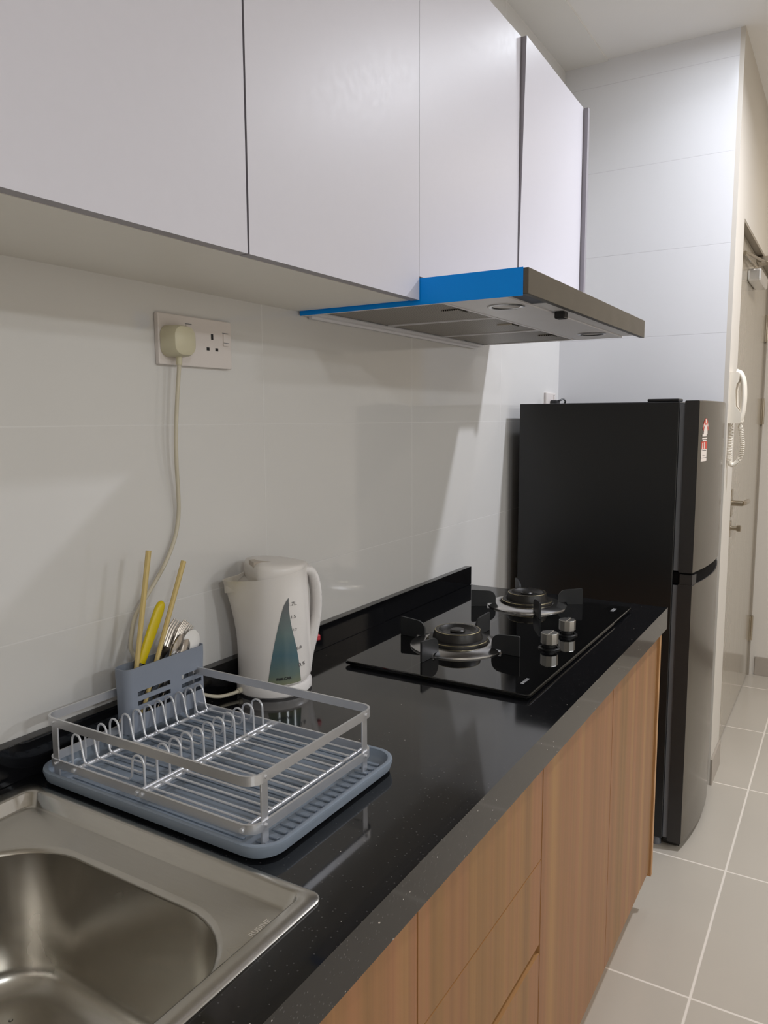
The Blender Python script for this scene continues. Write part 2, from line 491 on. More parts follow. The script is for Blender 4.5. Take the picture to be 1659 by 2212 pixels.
def text_mb(body, size, fn, depth=0.0004, bold=0.0):
    """flat lettering turned into mesh; fn maps (u, v, d) of the text plane into the scene"""
    cu = DIM.curves.new('lettering', 'FONT'); cu.body = body; cu.size = size; cu.align_x = 'CENTER'; cu.align_y = 'CENTER'
    cu.resolution_u = 3; cu.offset = bold; cu.extrude = depth / 2
    ob = DIM.objects.new('lettering', cu); COL.objects.link(ob)
    dg = bpy.context.evaluated_depsgraph_get()
    me = DIM.meshes.new_from_object(ob.evaluated_get(dg))
    mb = MB(); mb.bm.from_mesh(me)
    DIM.objects.remove(ob); DIM.curves.remove(cu); DIM.meshes.remove(me)
    for v in mb.bm.verts:
        v.co = Vector(fn(v.co.x, v.co.y, v.co.z + depth / 2))
    return mb

# ================================================================ THE SETTING
CZ = 1.80                     # ceiling
XR, YB, YE = 5.2, -2.6, 4.43  # far side of the living space, back wall, end of the hallway
struct(MB().box(-0.1, XR + .1, YB - .1, YE + .1, -H - 0.1, -H), 'floor', 'floortile')
struct(MB().box(-0.1, XR + .1, YB - .1, YE + .1, CZ, CZ + 0.1), 'ceiling', 'ceilpaint')
struct(MB().box(0.0, 0.157, YB, 2.965, CZ - 0.007, CZ), 'trim_1', 'trimpaint')
struct(MB().box(-0.1, 0.0, YB - .1, YE + .1, -H, CZ), 'wall_left', 'walltile')
struct(MB().box(0.0, 0.6, 2.965, 3.065, -H, CZ), 'wall_far', 'fartile')
mb = MB()
mb.box(0.6, 0.615, 2.965, 3.175, -H, CZ)
mb.box(0.5, 0.6, 3.065, 3.175, -H, CZ)
mb.box(0.5, 0.615, 3.175, YE, 1.227, CZ)
struct(mb, 'wall_hall', 'paint')
struct(MB().box(0.5, XR, YE, YE + 0.1, -H, CZ), 'wall_end', 'paint')
struct(MB().box(XR, XR + 0.1, YB, YE, -H, CZ), 'wall_right', 'paint')
struct(MB().box(0.0, XR, YB - 0.1, YB, -H, CZ), 'wall_back', 'paint')
struct(MB().box(0.615, 0.623, 2.965, 3.175, -H, -H + 0.1, 0.001), 'baseboard_hall', 'skirt')
struct(MB().box(0.623, XR, YE - 0.01, YE, -H, -H + 0.1, 0.001), 'baseboard_end', 'skirt')

# entry door in the hallway wall
d = MB().box(0.545, 0.590, 3.18, 4.40, -H + 0.006, 1.215, 0.002).build('door_1', 'door', root=(0.59, 3.8, -H))
d['kind'] = 'structure'
dr = (0.59, 3.8, -H)
def dpart(mb, name, mats, label=None):
    o = mb.build(name, mats, d, root=dr)
    if label: o['label'] = label
    return o
m = MB()
m.box(0.595, 0.6145, 3.1755, 3.182, -H, 1.226); m.box(0.53, 0.598, 4.402, 4.429, -H, 1.226); m.box(0.53, 0.6145, 3.18, 4.429, 1.2165, 1.2265)
dpart(m, 'door_frame', 'frame')
m = MB().box(0.590, 0.596, 3.365, 3.415, 0.105, 0.215, 0.002)
m.tube([(0.594, 3.390, 0.160), (0.634, 3.390, 0.160)], 0.011, 14)
m.tube(spline([(0.632, 3.387, 0.160), (0.640, 3.42, 0.160), (0.639, 3.53, 0.157)], 6), 0.010, 12)
dpart(m, 'lever_handle', 'satinsteel', 'satin steel lever handle')
m = MB().box(0.590, 0.595, 3.365, 3.415, 0.02, 0.085, 0.002)
m.tube([(0.594, 3.390, 0.058), (0.618, 3.390, 0.058)], 0.009, 14)
m.box(0.616, 0.634, 3.381, 3.399, 0.046, 0.070, 0.003)
dpart(m, 'lock_turn', 'satinsteel', 'steel thumb turn lock')
for z in (0.95, 0.535, -0.60):
    m = MB().box(0.588, 0.597, 4.372, 4.398, z - 0.066, z + 0.066, 0.001)
    m.tube([(0.600, 4.400, z - 0.066), (0.600, 4.400, z + 0.066)], 0.007, 10)
    dpart(m, 'hinge', 'satinsteel', 'steel door hinge')
m = MB().box(0.590, 0.642, 3.56, 3.84, 1.062, 1.112, 0.008)
dpart(m, 'door_closer', 'brightchrome', 'shiny metal door closer body')
m = MB().box(0.590, 0.640, 3.86, 3.95, 1.185, 1.212, 0.003)
m.tube([(0.612, 3.70, 1.112), (0.612, 3.70, 1.132)], 0.010, 12)
m.tube([(0.612, 3.70, 1.130), (0.600, 3.36, 1.136)], 0.006, 8)
m.tube([(0.600, 3.36, 1.142), (0.622, 3.88, 1.190)], 0.006, 8)
dpart(m, 'closer_arm', 'satinsteel', 'steel closer arm')

# ================================================================ WALL CABINETS
DX = 0.286                    # face of the wall cabinet doors
CT = 1.386
def carcass(x0, x1, y0, y1, z0, z1, t=0.016, top=True, front=None):
    m = MB()
    m.box(x0, x1, y0, y0 + t, z0, z1); m.box(x0, x1, y1 - t, y1, z0, z1)
    m.box(x0, x0 + 0.008, y0 + t, y1 - t, z0, z1)
    m.box(x0 + 0.008, x1, y0 + t, y1 - t, z0, z0 + t)
    if top: m.box(x0 + 0.008, x1, y0 + t, y1 - t, z1 - t, z1)
    return m
def slab_door(x0, x1, y0, y1, z0, z1, near_top=0.0):
    """flat door, front face in material 0, edges in material 1"""
    m = MB()
    v = {}
    for x in (0, 1):
        for y in (0, 1):
            for z in (0, 1):
                X = (x0, x1)[x] + (near_top if (y == 0 and z == 1) else 0)
                v[x, y, z] = m.bm.verts.new((X, (y0, y1)[y], (z0, z1)[z]))
    m.face([v[1, 0, 0], v[1, 1, 0], v[1, 1, 1], v[1, 0, 1]], 0)
    m.face([v[0, 0, 0], v[0, 0, 1], v[0, 1, 1], v[0, 1, 0]], 0)
    for q in (((0, 0, 0), (1, 0, 0), (1, 0, 1), (0, 0, 1)), ((0, 1, 0), (0, 1, 1), (1, 1, 1), (1, 1, 0)),
              ((0, 0, 0), (0, 1, 0), (1, 1, 0), (1, 0, 0)), ((0, 0, 1), (1, 0, 1), (1, 1, 1), (0, 1, 1))):
        m.face([v[k] for k in q], 1)
    return m
t = Thing('wall_cabinet', 'long-doored white wall cabinet above the dish rack and kettle', 'cabinet', (0.0, 0.82, 0.726), 'white wall cabinets')
t.part(carcass(0.0, 0.264, -0.15, 1.298, 0.7265, CT), 'carcass', 'cabbody')
t.part(slab_door(0.268, DX, -0.15, 0.3305, 0.726, CT), 'door', ['cab', 'edge'])
t.part(slab_door(0.268, DX, 0.3335, 0.8185, 0.726, CT), 'door', ['cab', 'edge'])
t.part(slab_door(0.268, DX, 0.8225, 1.3000, 0.726, CT), 'door', ['cab', 'edge'])
t = Thing('wall_cabinet', 'shorter-doored white wall cabinet directly above the cooker hood', 'cabinet', (0.0, 1.79, 0.770), 'white wall cabinets')
t.part(carcass(0.0, 0.262, 1.306, 2.284, 0.772, CT), 'carcass', 'cabbody')
t.part(slab_door(0.266, DX - 0.002, 1.3045, 1.7945, 0.770, CT), 'door', ['cab', 'edge'])
t.part(slab_door(0.266, DX - 0.002, 1.7985, 2.2830, 0.770, CT, 0.013), 'door', ['cab', 'edge'], label='slightly misaligned white door')
t.part(MB().box(0.002, DX + 0.011, 2.2855, 2.3015, 0.770, CT), 'end_panel', 'edge', label='grey edged end panel')

# ================================================================ COOKER HOOD
hy0, hy1 = 1.303, 2.178
t = Thing('cooker_hood', 'slim steel cooker hood with blue protective film, under the wall cabinet', 'hood', (0.0, 1.74, 0.722))
m = MB()
m.box(0.003, 0.030, hy0 + 0.002, hy1 - 0.002, 0.719, 0.765)
m.box(0.030, 0.442, hy0 + 0.002, hy1 - 0.002, 0.738, 0.765)
m.box(0.030, 0.442, hy0 + 0.002, hy0 + 0.012, 0.718, 0.738)
m.box(0.030, 0.442, hy1 - 0.012, hy1 - 0.002, 0.724, 0.738)
m.box(0.442, 0.488, hy0 + 0.002, hy1 - 0.002, 0.756, 0.765)
m.box(0.003, 0.012, hy0 + 0.03, hy1 - 0.01, 0.714, 0.724)
t.part(m, 'body', 'hoodpanel')
t.part(MB().box(0.488, 0.500, hy0, hy1, 0.720, 0.765, 0.001), 'front_panel', 'hoodfront', label='brushed steel front strip')
t.part(MB().box(0.004, 0.490, hy0 - 0.0012, hy0 + 0.0005, 0.7175, 0.7660), 'protective_film', 'bluefilm', label='blue protective film on the end')
fy = [hy0 + 0.014, hy0 + 0.302, hy0 + 0.588, hy1 - 0.014]
for a, b in zip(fy[:-1], fy[1:]):
    m = MB().box(0.034, 0.312, a + 0.003, b - 0.003, 0.7255, 0.734, 0.001)
    f = t.part(m, 'grease_filter', 'filter', label='fine mesh grease filter')
    m = MB()
    m.box(0.032, 0.038, a + 0.002, b - 0.002, 0.7235, 0.735); m.box(0.308, 0.314, a + 0.002, b - 0.002, 0.7235, 0.735)
    m.box(0.038, 0.308, a + 0.002, a + 0.007, 0.7235, 0.735); m.box(0.038, 0.308, b - 0.007, b - 0.002, 0.7235, 0.735)
    t.part(m, 'filter_frame', 'hoodpanel', f)
    c = (a + b) / 2
    m = MB().box(0.262, 0.300, c - 0.022, c + 0.022, 0.7225, 0.7258, 0.001)
    t.part(m, 'filter_catch', 'filter', f)
lp = t.part(MB().box(0.316, 0.441, hy0 + 0.012, hy1 - 0.012, 0.7245, 0.737, 0.001), 'light_panel', 'hoodpanel')
for y in (1.452, 2.035):
    m = MB().lathe([(0.037, 0.7245), (0.037, 0.7225), (0.032, 0.7215), (0.027, 0.7232), (0.027, 0.7245)], (0.398, y), 32)
    l = t.part(m, 'lamp_ring', 'chrome')
    t.part(MB().lathe([(0.0265, 0.7236), (0.012, 0.7228), (0.0005, 0.7226)], (0.398, y), 32, cap1=True), 'lamp_lens', 'lens', l)
m = MB().box(0.4425, 0.4875, hy0 + 0.006, hy0 + 0.17, 0.728, 0.7555)
t.part(m, 'cavity_liner', 'hooddark', label='dark blue-grey opening')
t.part(MB().box(0.4425, 0.4875, hy0 + 0.172, hy1 - 0.004, 0.7275, 0.7555), 'control_rail', 'hoodpanel')
t.part(MB().box(0.446, 0.468, 1.596, 1.622, 0.712, 0.7275, 0.003), 'slide_switch', 'black', label='black slide switch')

# ================================================================ WORKTOP
WY0, WY1 = -0.30, 2.116
SX0, SX1, SY0, SY1 = 0.040, 0.545, 0.085, 0.618      # sink rim
t = Thing('worktop', 'black sparkling quartz worktop holding the sink and hob', 'worktop', (0.3, 0.9, 0.0))
m = MB()
hx0, hx1, hyy0, hyy1 = SX0 + 0.012, SX1 - 0.012, SY0 + 0.012, SY1 - 0.012
def ring_slab(m, o, i, z0, z1):
    """rectangular slab with a rectangular opening"""
    (a0, a1, b0, b1), (c0, c1, d0, d1) = o, i
    V = {}
    for z in (z0, z1):
        V[z] = [m.bm.verts.new((x, y, z)) for x, y in ((a0, b0), (a1, b0), (a1, b1), (a0, b1), (c0, d0), (c1, d0), (c1, d1), (c0, d1))]
    for k in range(4):
        j = (k + 1) % 4
        m.face([V[z1][k], V[z1][j], V[z1][4 + j], V[z1][4 + k]]); m.face([V[z0][k], V[z0][j], V[z0][4 + j], V[z0][4 + k]])
        m.face([V[z0][k], V[z0][j], V[z1][j], V[z1][k]]); m.face([V[z0][4 + k], V[z0][4 + j], V[z1][4 + j], V[z1][4 + k]])
ring_slab(m, (0.0005, 0.580, WY0, WY1), (hx0, hx1, hyy0, hyy1), -0.020, 0.0)
t.part(m, 'slab', 'quartz')
t.part(MB().box(0.580, 0.600, WY0, WY1, -0.058, 0.0), 'front_edge', 'quartz')
o = MB().box(0.0005, 0.020, WY0, WY1 + 0.008, 0.0002, 0.055, 0.001).build('upstand', 'quartz', root=(0.01, 0.9, 0.0)); tag(o, 'low black quartz strip along the wall behind the worktop', 'upstand')

# ================================================================ SINK
t = Thing('kitchen_sink', 'brushed steel inset kitchen sink with a rounded bowl', 'sink', (0.3, 0.35, 0.0))
def rl(x0, x1, y0, y1, r, z): return [(x, y, z) for x, y in rr_loop(x0, x1, y0, y1, r, 10)]
B = (0.116, 0.516, 0.15, 0.556)
rings = [rl(SX0, SX1, SY0, SY1, 0.016, 0.0002), rl(SX0, SX1, SY0, SY1, 0.016, 0.0022), rl(SX0 + 0.0025, SX1 - 0.0025, SY0 + 0.0025, SY1 - 0.0025, 0.014, 0.0036),
         rl(SX0 + 0.022, SX1 - 0.020, SY0 + 0.022, SY1 - 0.012, 0.013, 0.0036), rl(SX0 + 0.0245, SX1 - 0.0225, SY0 + 0.0245, SY1 - 0.0145, 0.013, 0.0022),
         rl(SX0 + 0.028, SX1 - 0.026, SY0 + 0.028, SY1 - 0.020, 0.014, -0.0125), rl(SX0 + 0.031, SX1 - 0.029, SY0 + 0.031, SY1 - 0.024, 0.014, -0.0145),
         rl(B[0], B[1], B[2], B[3], 0.105, -0.0150)]
for k in range(1, 7):
    a = PI / 2 * k / 6
    rr_ = 0.007
    rings.append(rl(B[0] + rr_ * math.sin(a), B[1] - rr_ * math.sin(a), B[2] + rr_ * math.sin(a), B[3] - rr_ * math.sin(a), 0.100, -0.015 - rr_ * (1 - math.cos(a))))
rings.append(rl(B[0] + 0.011, B[1] - 0.011, B[2] + 0.011, B[3] - 0.011, 0.095, -0.10))
for k in range(0, 9):
    a = PI / 2 * k / 8
    q = 0.016 + 0.035 * (1 - math.cos(a))
    rings.append(rl(B[0] + q, B[1] - q, B[2] + q, B[3] - q, 0.092 - 0.02 * math.sin(a), -0.155 - 0.035 * math.sin(a)))
cx, cy = (B[0] + B[1]) / 2, (B[2] + B[3]) / 2
n = len(rings[0])
def towards(ring, rad, z):
    out = []
    for x, y, _ in ring:
        v = Vector((x - cx, y - cy, 0)); v = v.normalized() * rad
        out.append((cx + v.x, cy + v.y, z))
    return out
rings.append(towards(rings[-1], 0.045, -0.194))
m = MB().rings(rings, False, False)
sink_basin = t.part(m, 'basin', 'sinksteel', sharp=60)
m = MB().lathe([(0.046, -0.1935), (0.044, -0.1925), (0.040, -0.197), (0.036, -0.200), (0.0005, -0.200)], (cx, cy), 32, cap1=True)
t.part(m, 'drain', 'chrome')
m = MB()
random.seed(11)
for k in range(46):
    x, y = random.uniform(0.19, 0.31), random.uniform(0.40, 0.475)
    r0 = random.uniform(0.0012, 0.0030)
    m.lathe([(r0, -0.1912), (r0 * 0.9, -0.1912 + r0 * 0.35), (r0 * 0.55, -0.1912 + r0 * 0.62), (r0 * 0.1, -0.1912 + r0 * 0.72)], (x, y), 10, cap0=True, cap1=True)
t.part(m, 'water_drops', 'water', kind='stuff', sharp=80)
m = text_mb('RUBINE', 0.0088, lambda u, v, w: (0.5035 - v, 0.560 + u, -0.0149 + w), 0.0004, 0.0002)
t.part(m, 'etched_mark', 'etched', label='small etched maker mark')

# ================================================================ BASE CABINETS
FX = 0.585
def base_carcass(y0, y1):
    m = MB()
    z0, z1 = -0.738, -0.0585
    m.box(0.03, 0.565, y0, y0 + 0.016, z0, z1); m.box(0.03, 0.565, y1 - 0.016, y1, z0, z1)
    m.box(0.03, 0.038, y0 + 0.016, y1 - 0.016, z0, z1); m.box(0.038, 0.565, y0 + 0.016, y1 - 0.016, z0, z0 + 0.016)
    return m
def plinth(y0, y1): return MB().box(0.500, 0.515, y0, y1, -H, -0.7385)
def front(y0, y1, z0, z1): return slab_door(0.567, FX, y0, y1, z0, z1)
WD = ['wood', 'woodedge']
t = Thing('base_cabinet', 'wood-grain base cabinet under the sink, nearest the camera', 'cabinet', (0.3, 0.27, -H), 'wood base cabinets')
t.part(base_carcass(-0.29, 0.747), 'carcass', 'woodedge'); t.part(plinth(-0.29, 0.747), 'plinth', 'woodedge')
t.part(front(-0.29, 0.227, -0.738, -0.066), 'door', WD); t.part(front(0.230, 0.7465, -0.738, -0.066), 'door', WD)
t = Thing('drawer_cabinet', 'wood-grain base cabinet with stacked drawers and a recessed finger groove', 'cabinet', (0.3, 0.97, -H), 'wood base cabinets')
t.part(base_carcass(0.751, 1.186), 'carcass', 'woodedge'); t.part(plinth(0.7505, 1.186), 'plinth', 'woodedge')
t.part(front(0.7505, 1.1855, -0.2385, -0.066), 'drawer', WD, label='plain top drawer front')
t.part(front(0.7505, 1.1855, -0.3950, -0.2415), 'drawer', WD, label='middle drawer front')
m = front(0.7505, 1.1855, -0.738, -0.4130)
dw = t.part(m, 'drawer', WD, label='deep bottom drawer front')
m = MB().box(0.567, 0.572, 0.752, 1.184, -0.4128, -0.3952)
t.part(m, 'finger_groove', 'dark', label='dark recessed finger groove')
t = Thing('base_cabinet', 'two-door wood-grain base cabinet under the gas hob, beside the fridge', 'cabinet', (0.3, 1.65, -H), 'wood base cabinets')
t.part(base_carcass(1.190, 2.080), 'carcass', 'woodedge'); t.part(plinth(1.190, 2.080), 'plinth', 'woodedge')
t.part(front(1.1895, 1.6325, -0.738, -0.066), 'door', WD); t.part(front(1.6355, 2.0790, -0.738, -0.066), 'door', WD)
t.part(MB().box(0.03, 0.590, 2.0825, 2.1005, -0.756, -0.0585), 'end_panel', 'woodedge', label='edge-banded end panel')

# ================================================================ GAS HOB
t = Thing('gas_hob', 'black glass two-burner gas hob set into the worktop', 'hob', (0.326, 1.65, 0.0))
m = MB().rings([[(x, y, z) for x, y in rr_loop(0.126 + q, 0.526 - q, 1.273 + q, 2.027 - q, 0.006, 4)] for q, z in ((0.0, 0.0045), (0.0, 0.0085), (0.001, 0.0105))])
t.part(m, 'glass_top', 'glass', sharp=20)
t.part(MB().box(0.134, 0.518, 1.281, 2.019, 0.0003, 0.0045), 'support_tray', 'rubber')
GZ = 0.0106
def burner(cx, cy, rot, plates):
    c = (cx, cy)
    b = t.part(MB().lathe([(0.104, GZ), (0.1035, GZ + 0.0030), (0.100, GZ + 0.0048), (0.086, GZ + 0.0085), (0.076, GZ + 0.0105), (0.0705, GZ + 0.0100), (0.0690, GZ + 0.0040), (0.0, GZ + 0.001)], c, 56), 'drip_ring', 'chrome', label='polished drip ring')
    t.part(MB().lathe([(0.066, GZ + 0.0016), (0.067, GZ + 0.012), (0.064, GZ + 0.018), (0.055, GZ + 0.0185), (0.052, GZ + 0.0186)], c, 48), 'burner_body', 'burner', b)
    t.part(MB().lathe([(0.0655, GZ + 0.0146), (0.0662, GZ + 0.0152), (0.0662, GZ + 0.0160), (0.0650, GZ + 0.0166)], c, 48), 'brass_rim', 'brass', b, label='brass rim')
    t.part(MB().lathe([(0.055, GZ + 0.0186), (0.054, GZ + 0.024), (0.050, GZ + 0.035), (0.0475, GZ + 0.0365), (0.041, GZ + 0.0365), (0.033, GZ + 0.030), (0.028, GZ + 0.0295), (0.0, GZ + 0.0295)], c, 48), 'flame_ring', 'burner', b)
    t.part(MB().lathe([(0.0498, GZ + 0.0352), (0.0502, GZ + 0.0358), (0.0496, GZ + 0.0365), (0.0486, GZ + 0.0365)], c, 48), 'flame_rim', 'brass', b, label='brass rim')
    t.part(MB().lathe([(0.016, GZ + 0.0296), (0.0165, GZ + 0.034), (0.014, GZ + 0.0365), (0.0, GZ + 0.037)], c, 32), 'centre_cap', 'burner', b)
    for k in range(4):
        a = rot + k * PI / 2
        dx, dy = math.cos(a), math.sin(a)
        out = [(0.149, 0.0005), (0.149, 0.041), (0.147, 0.0435), (0.104, 0.0405)]
        for i in range(1, 6):
            q = PI / 2 * i / 5
            out.append((0.104 - 0.020 * math.sin(q), 0.0205 + 0.020 * math.cos(q)))
        out += [(0.084, 0.009), (0.092, 0.0075), (0.106, 0.0075), (0.108, 0.0005)]
        w = 0.0022
        m = MB().prism(out, lambda r, z: (cx + dx * r - dy * w, cy + dy * r + dx * w, GZ + z), lambda r, z: (cx + dx * r + dy * w, cy + dy * r - dx * w, GZ + z))
        t.part(m, 'pan_support', 'castiron')
burner(0.280, 1.488, math.radians(-4), 4)
burner(0.280, 1.912, math.radians(33), 4)
for cx, cy in ((0.462, 1.566), (0.461, 1.690)):
    kr = t.part(MB().lathe([(0.0235, GZ), (0.0235, GZ + 0.0022), (0.021, GZ + 0.0035), (0.0175, GZ + 0.0035), (0.0175, GZ + 0.0008)], (cx, cy), 36), 'knob_seat', 'rubber')
    t.part(MB().lathe([(0.0135, GZ), (0.0135, GZ + 0.013)], (cx, cy), 24), 'knob_stem', 'black', kr)
    t.part(MB().lathe([(0.0175, GZ + 0.0115), (0.0188, GZ + 0.0125), (0.0188, GZ + 0.0345), (0.0182, GZ + 0.0355)], (cx, cy), 10, cap0=True, cap1=True, a0=0.3).box(cx - 0.0035, cx + 0.0035, cy - 0.0175, cy + 0.0175, GZ + 0.0350, GZ + 0.0368, 0.0006), 'knob', 'knobsteel', label='brushed steel control knob', sharp=20)
m = MB()
for i in range(4):
    m.box(0.4895, 0.4955, 1.324 + i * 0.009, 1.3305 + i * 0.009, GZ, GZ + 0.0003)
t.part(m, 'printed_mark', 'grey_print')
m = MB()
for i in range(3):
    m.box(0.488, 0.497, 1.958 + i * 0.0115, 1.9665 + i * 0.0115, GZ, GZ + 0.0003)
t.part(m, 'printed_mark', 'grey_print')

# ================================================================ FRIDGE
fy0, fy1 = 2.440, 2.952
t = Thing('refrigerator', 'black two-door refrigerator with dark steel doors at the end of the worktop', 'fridge', (0.32, 2.7, -H))
t.part(MB().box(0.045, 0.550, fy0, fy1, -0.832, 0.553, 0.003), 'body', 'fridgeside')
m = MB().box(0.455, 0.547, fy0 + 0.004, fy0 + 0.07, 0.5532, 0.5625, 0.003)
t.part(m, 'hinge_cover', 'black')
def fridge_x(y):
    u = (y - fy0) / (fy1 - fy0)
    return 0.6065 + 0.026 * math.sin(PI * min(max(u, 0), 1)) ** 0.85
def door_mesh(z0, z1):
    m = MB()
    ys = [fy0 + (fy1 - fy0) * i / 24 for i in range(25)]
    outl = [(0.5655, fy1)] + [(0.5655, fy0)] + [(fridge_x(y), y) for y in ys]
    e = 0.0025
    rings = []
    for z, q in ((z0, e), (z0 + e, 0), (z1 - e, 0), (z1, e)):
        rings.append([(x - q if i > 1 else x + q, y, z) for i, (x, y) in enumerate(outl)])
    m.rings(rings)
    m.bm.normal_update()
    for f in m.bm.faces:
        f.material_index = 0 if (abs(f.normal.x) > 0.7 and f.calc_center_median().x > 0.58) else 1
    return m
td = t.part(door_mesh(0.036, 0.556), 'upper_door', ['fridgefront', 'fridgedoorside'], label='dark steel freezer door')
ld = t.part(door_mesh(-0.836, -0.001), 'lower_door', ['fridgefront', 'fridgedoorside'], label='dark steel fridge door')
t.part(MB().box(0.5505, 0.5655, fy0 + 0.006, fy1 - 0.006, 0.040, 0.548), 'gasket', 'gasket', td, label='grey door gasket')
t.part(MB().box(0.5505, 0.5655, fy0 + 0.006, fy1 - 0.006, -0.828, -0.006), 'gasket', 'gasket', ld, label='grey door gasket')
m = MB()
ys = [fy0 + 0.004 + (fy1 - fy0 - 0.008) * i / 24 for i in range(25)]
outl = [(0.5505, fy1 - 0.004), (0.5505, fy0 + 0.004)] + [(fridge_x(y) - (0.006 if 0.035 < y - fy0 < 0.478 else 0.004), y) for y in ys]
m.rings([[(x, y, z) for x, y in outl] for z in (0.0, 0.035)])
t.part(m, 'handle_recess', 'gripblack', label='black grip between the doors, coloured for the shade of its recess')  # near-flush block filling the gap, black for the shade inside the grip
m = MB()
outl = [(0.5705, fy0 + 0.001), (0.5705, fy0 + 0.030), (fridge_x(fy0 + 0.034) - 0.0005, fy0 + 0.034), (fridge_x(fy0 + 0.001) - 0.0005, fy0 + 0.001)]
m.rings([[(x, y, z) for x, y in outl] for z in (-0.0005, 0.030)])
t.part(m, 'grip_end', ['fridgedoorside'])
for x, y in ((0.53, fy0 + 0.02), (0.53, fy1 - 0.03), (0.08, fy0 + 0.03), (0.08, fy1 - 0.03)):
    t.part(MB().lathe([(0.014, -H), (0.014, -H + 0.016), (0.008, -H + 0.028)], (x, y), 16, cap0=True, cap1=True), 'foot', 'gasket')
t.part(MB().box(0.5505, 0.600, fy0 + 0.02, fy1 - 0.02, -0.853, -0.837), 'kick_strip', 'rubber')
# energy label on the upper door
def on_door(y, z, w=0.0): return (fridge_x(y) + 0.0006 + w, y, z)
def patch(m, y0, y1, z0, z1, mi=0, w=0.0):
    n = 6
    top = [m.bm.verts.new(on_door(y0 + (y1 - y0) * i / n, z1, w)) for i in range(n + 1)]
    bot = [m.bm.verts.new(on_door(y0 + (y1 - y0) * i / n, z0, w)) for i in range(n + 1)]
    for i in range(n): m.face([bot[i], bot[i + 1], top[i + 1], top[i]], mi)
def fan(m, yc, zc, r0, r1, a0, a1, mi, w, n=14):
    A = [m.bm.verts.new(on_door(yc + r0[0] * math.cos(a0 + (a1 - a0) * i / n), zc + r0[1] * math.sin(a0 + (a1 - a0) * i / n), w)) for i in range(n + 1)]
    Bq = [m.bm.verts.new(on_door(yc + r1[0] * math.cos(a0 + (a1 - a0) * i / n), zc + r1[1] * math.sin(a0 + (a1 - a0) * i / n), w)) for i in range(n + 1)]
    for i in range(n): m.face([A[i], A[i + 1], Bq[i + 1], Bq[i]], mi)
m = MB()
yl, yr = 2.464, 2.516
yc = (yl + yr) / 2 + 0.006
fan(m, yc, 0.462, (0.019, 0.022), (0.026, 0.041), 0.15, PI - 0.15, 0, 0.0)
for a in (0.7, PI / 2, PI - 0.7):
    fan(m, yc, 0.462, (0.020, 0.026), (0.0245, 0.038), a - 0.17, a + 0.17, 1, 0.0003, 4)
fan(m, yc, 0.455, (0.0005, 0.0005), (0.018, 0.029), 0.0, PI, 1, 0.0002)
patch(m, yl + 0.004, yr - 0.010, 0.449, 0.4552, 1, 0.0002)
patch(m, yl + 0.004, yr - 0.003, 0.441, 0.4455, 1); patch(m, yl + 0.008, yr - 0.008, 0.4350, 0.4385, 1)
patch(m, yl, yr, 0.411, 0.4335, 0); patch(m, yl + 0.006, yl + 0.014, 0.4115, 0.430, 1, 0.0003); patch(m, yl + 0.022, yl + 0.029, 0.4125, 0.4315, 1, 0.0003)
patch(m, yl + 0.002, yr - 0.002, 0.385, 0.4105, 1); patch(m, yl + 0.008, yr - 0.008, 0.4065, 0.4078, 2, 0.0003); patch(m, yl + 0.012, yr - 0.012, 0.392, 0.393, 2, 0.0003)
patch(m, yl, yr, 0.3835, 0.385, 2); patch(m, yl, yr - 0.001, 0.374, 0.3835, 1)
t.part(m, 'energy_label', ['red', 'paper', 'blackprint'], td, label='red and white energy rating sticker')

# ================================================================ SOCKETS AND PLUGS
def socket(name, label, y0, y1, z0, z1, group):
    t = Thing(name, label, 'socket', (0.0, (y0 + y1) / 2, z0), group)
    t.part(MB().box(0.0003, 0.010, y0, y1, z0, z1, 0.0018), 'face_plate', 'socket')
    return t
t = socket('wall_socket', 'white double wall socket with a plug in its left half', 0.911, 1.086, 0.5965, 0.681, 'white wall sockets')
def outlet(t, yc, zc):
    m = MB(); m.box(0.0098, 0.0104, yc - 0.0028, yc + 0.0028, zc + 0.006, zc + 0.016)
    for s in (-1, 1): m.box(0.0098, 0.0104, yc + s * 0.011 - 0.0035, yc + s * 0.011 + 0.0035, zc - 0.0135, zc - 0.008)
    t.part(m, 'pin_holes', 'black')
def rocker(t, yc, zc):
    s = t.part(MB().box(0.0095, 0.0122, yc - 0.0065, yc + 0.0065, zc - 0.011, zc + 0.011, 0.001), 'rocker_switch', 'socket')
    m = MB(); m.box(0.0096, 0.0103, yc - 0.0078, yc + 0.0078, zc + 0.0115, zc + 0.0126); m.box(0.0121, 0.0124, yc - 0.0065, yc + 0.0065, zc - 0.0058, zc - 0.0048); t.part(m, 'switch_gap', 'gasket', s)
outlet(t, 1.036, 0.640); rocker(t, 1.070, 0.648); rocker(t, 0.979, 0.656)
t = socket('wall_socket', 'white wall socket just above the top of the fridge', 2.800, 2.905, 0.512, 0.601, 'white wall sockets')
rocker(t, 2.885, 0.58)
m = MB().box(0.0102, 0.036, 2.838, 2.882, 0.525, 0.574, 0.005)
m.tube(spline([(0.036, 2.870, 0.572), (0.048, 2.885, 0.577), (0.054, 2.888, 0.566), (0.040, 2.888, 0.545), (0.026, 2.885, 0.50), (0.018, 2.88, 0.10)], 8), 0.0035, 8)
o = m.build('plug', 'black', root=(0.0, 2.86, 0.55)); tag(o, 'black plug in the socket above the fridge', 'plug')

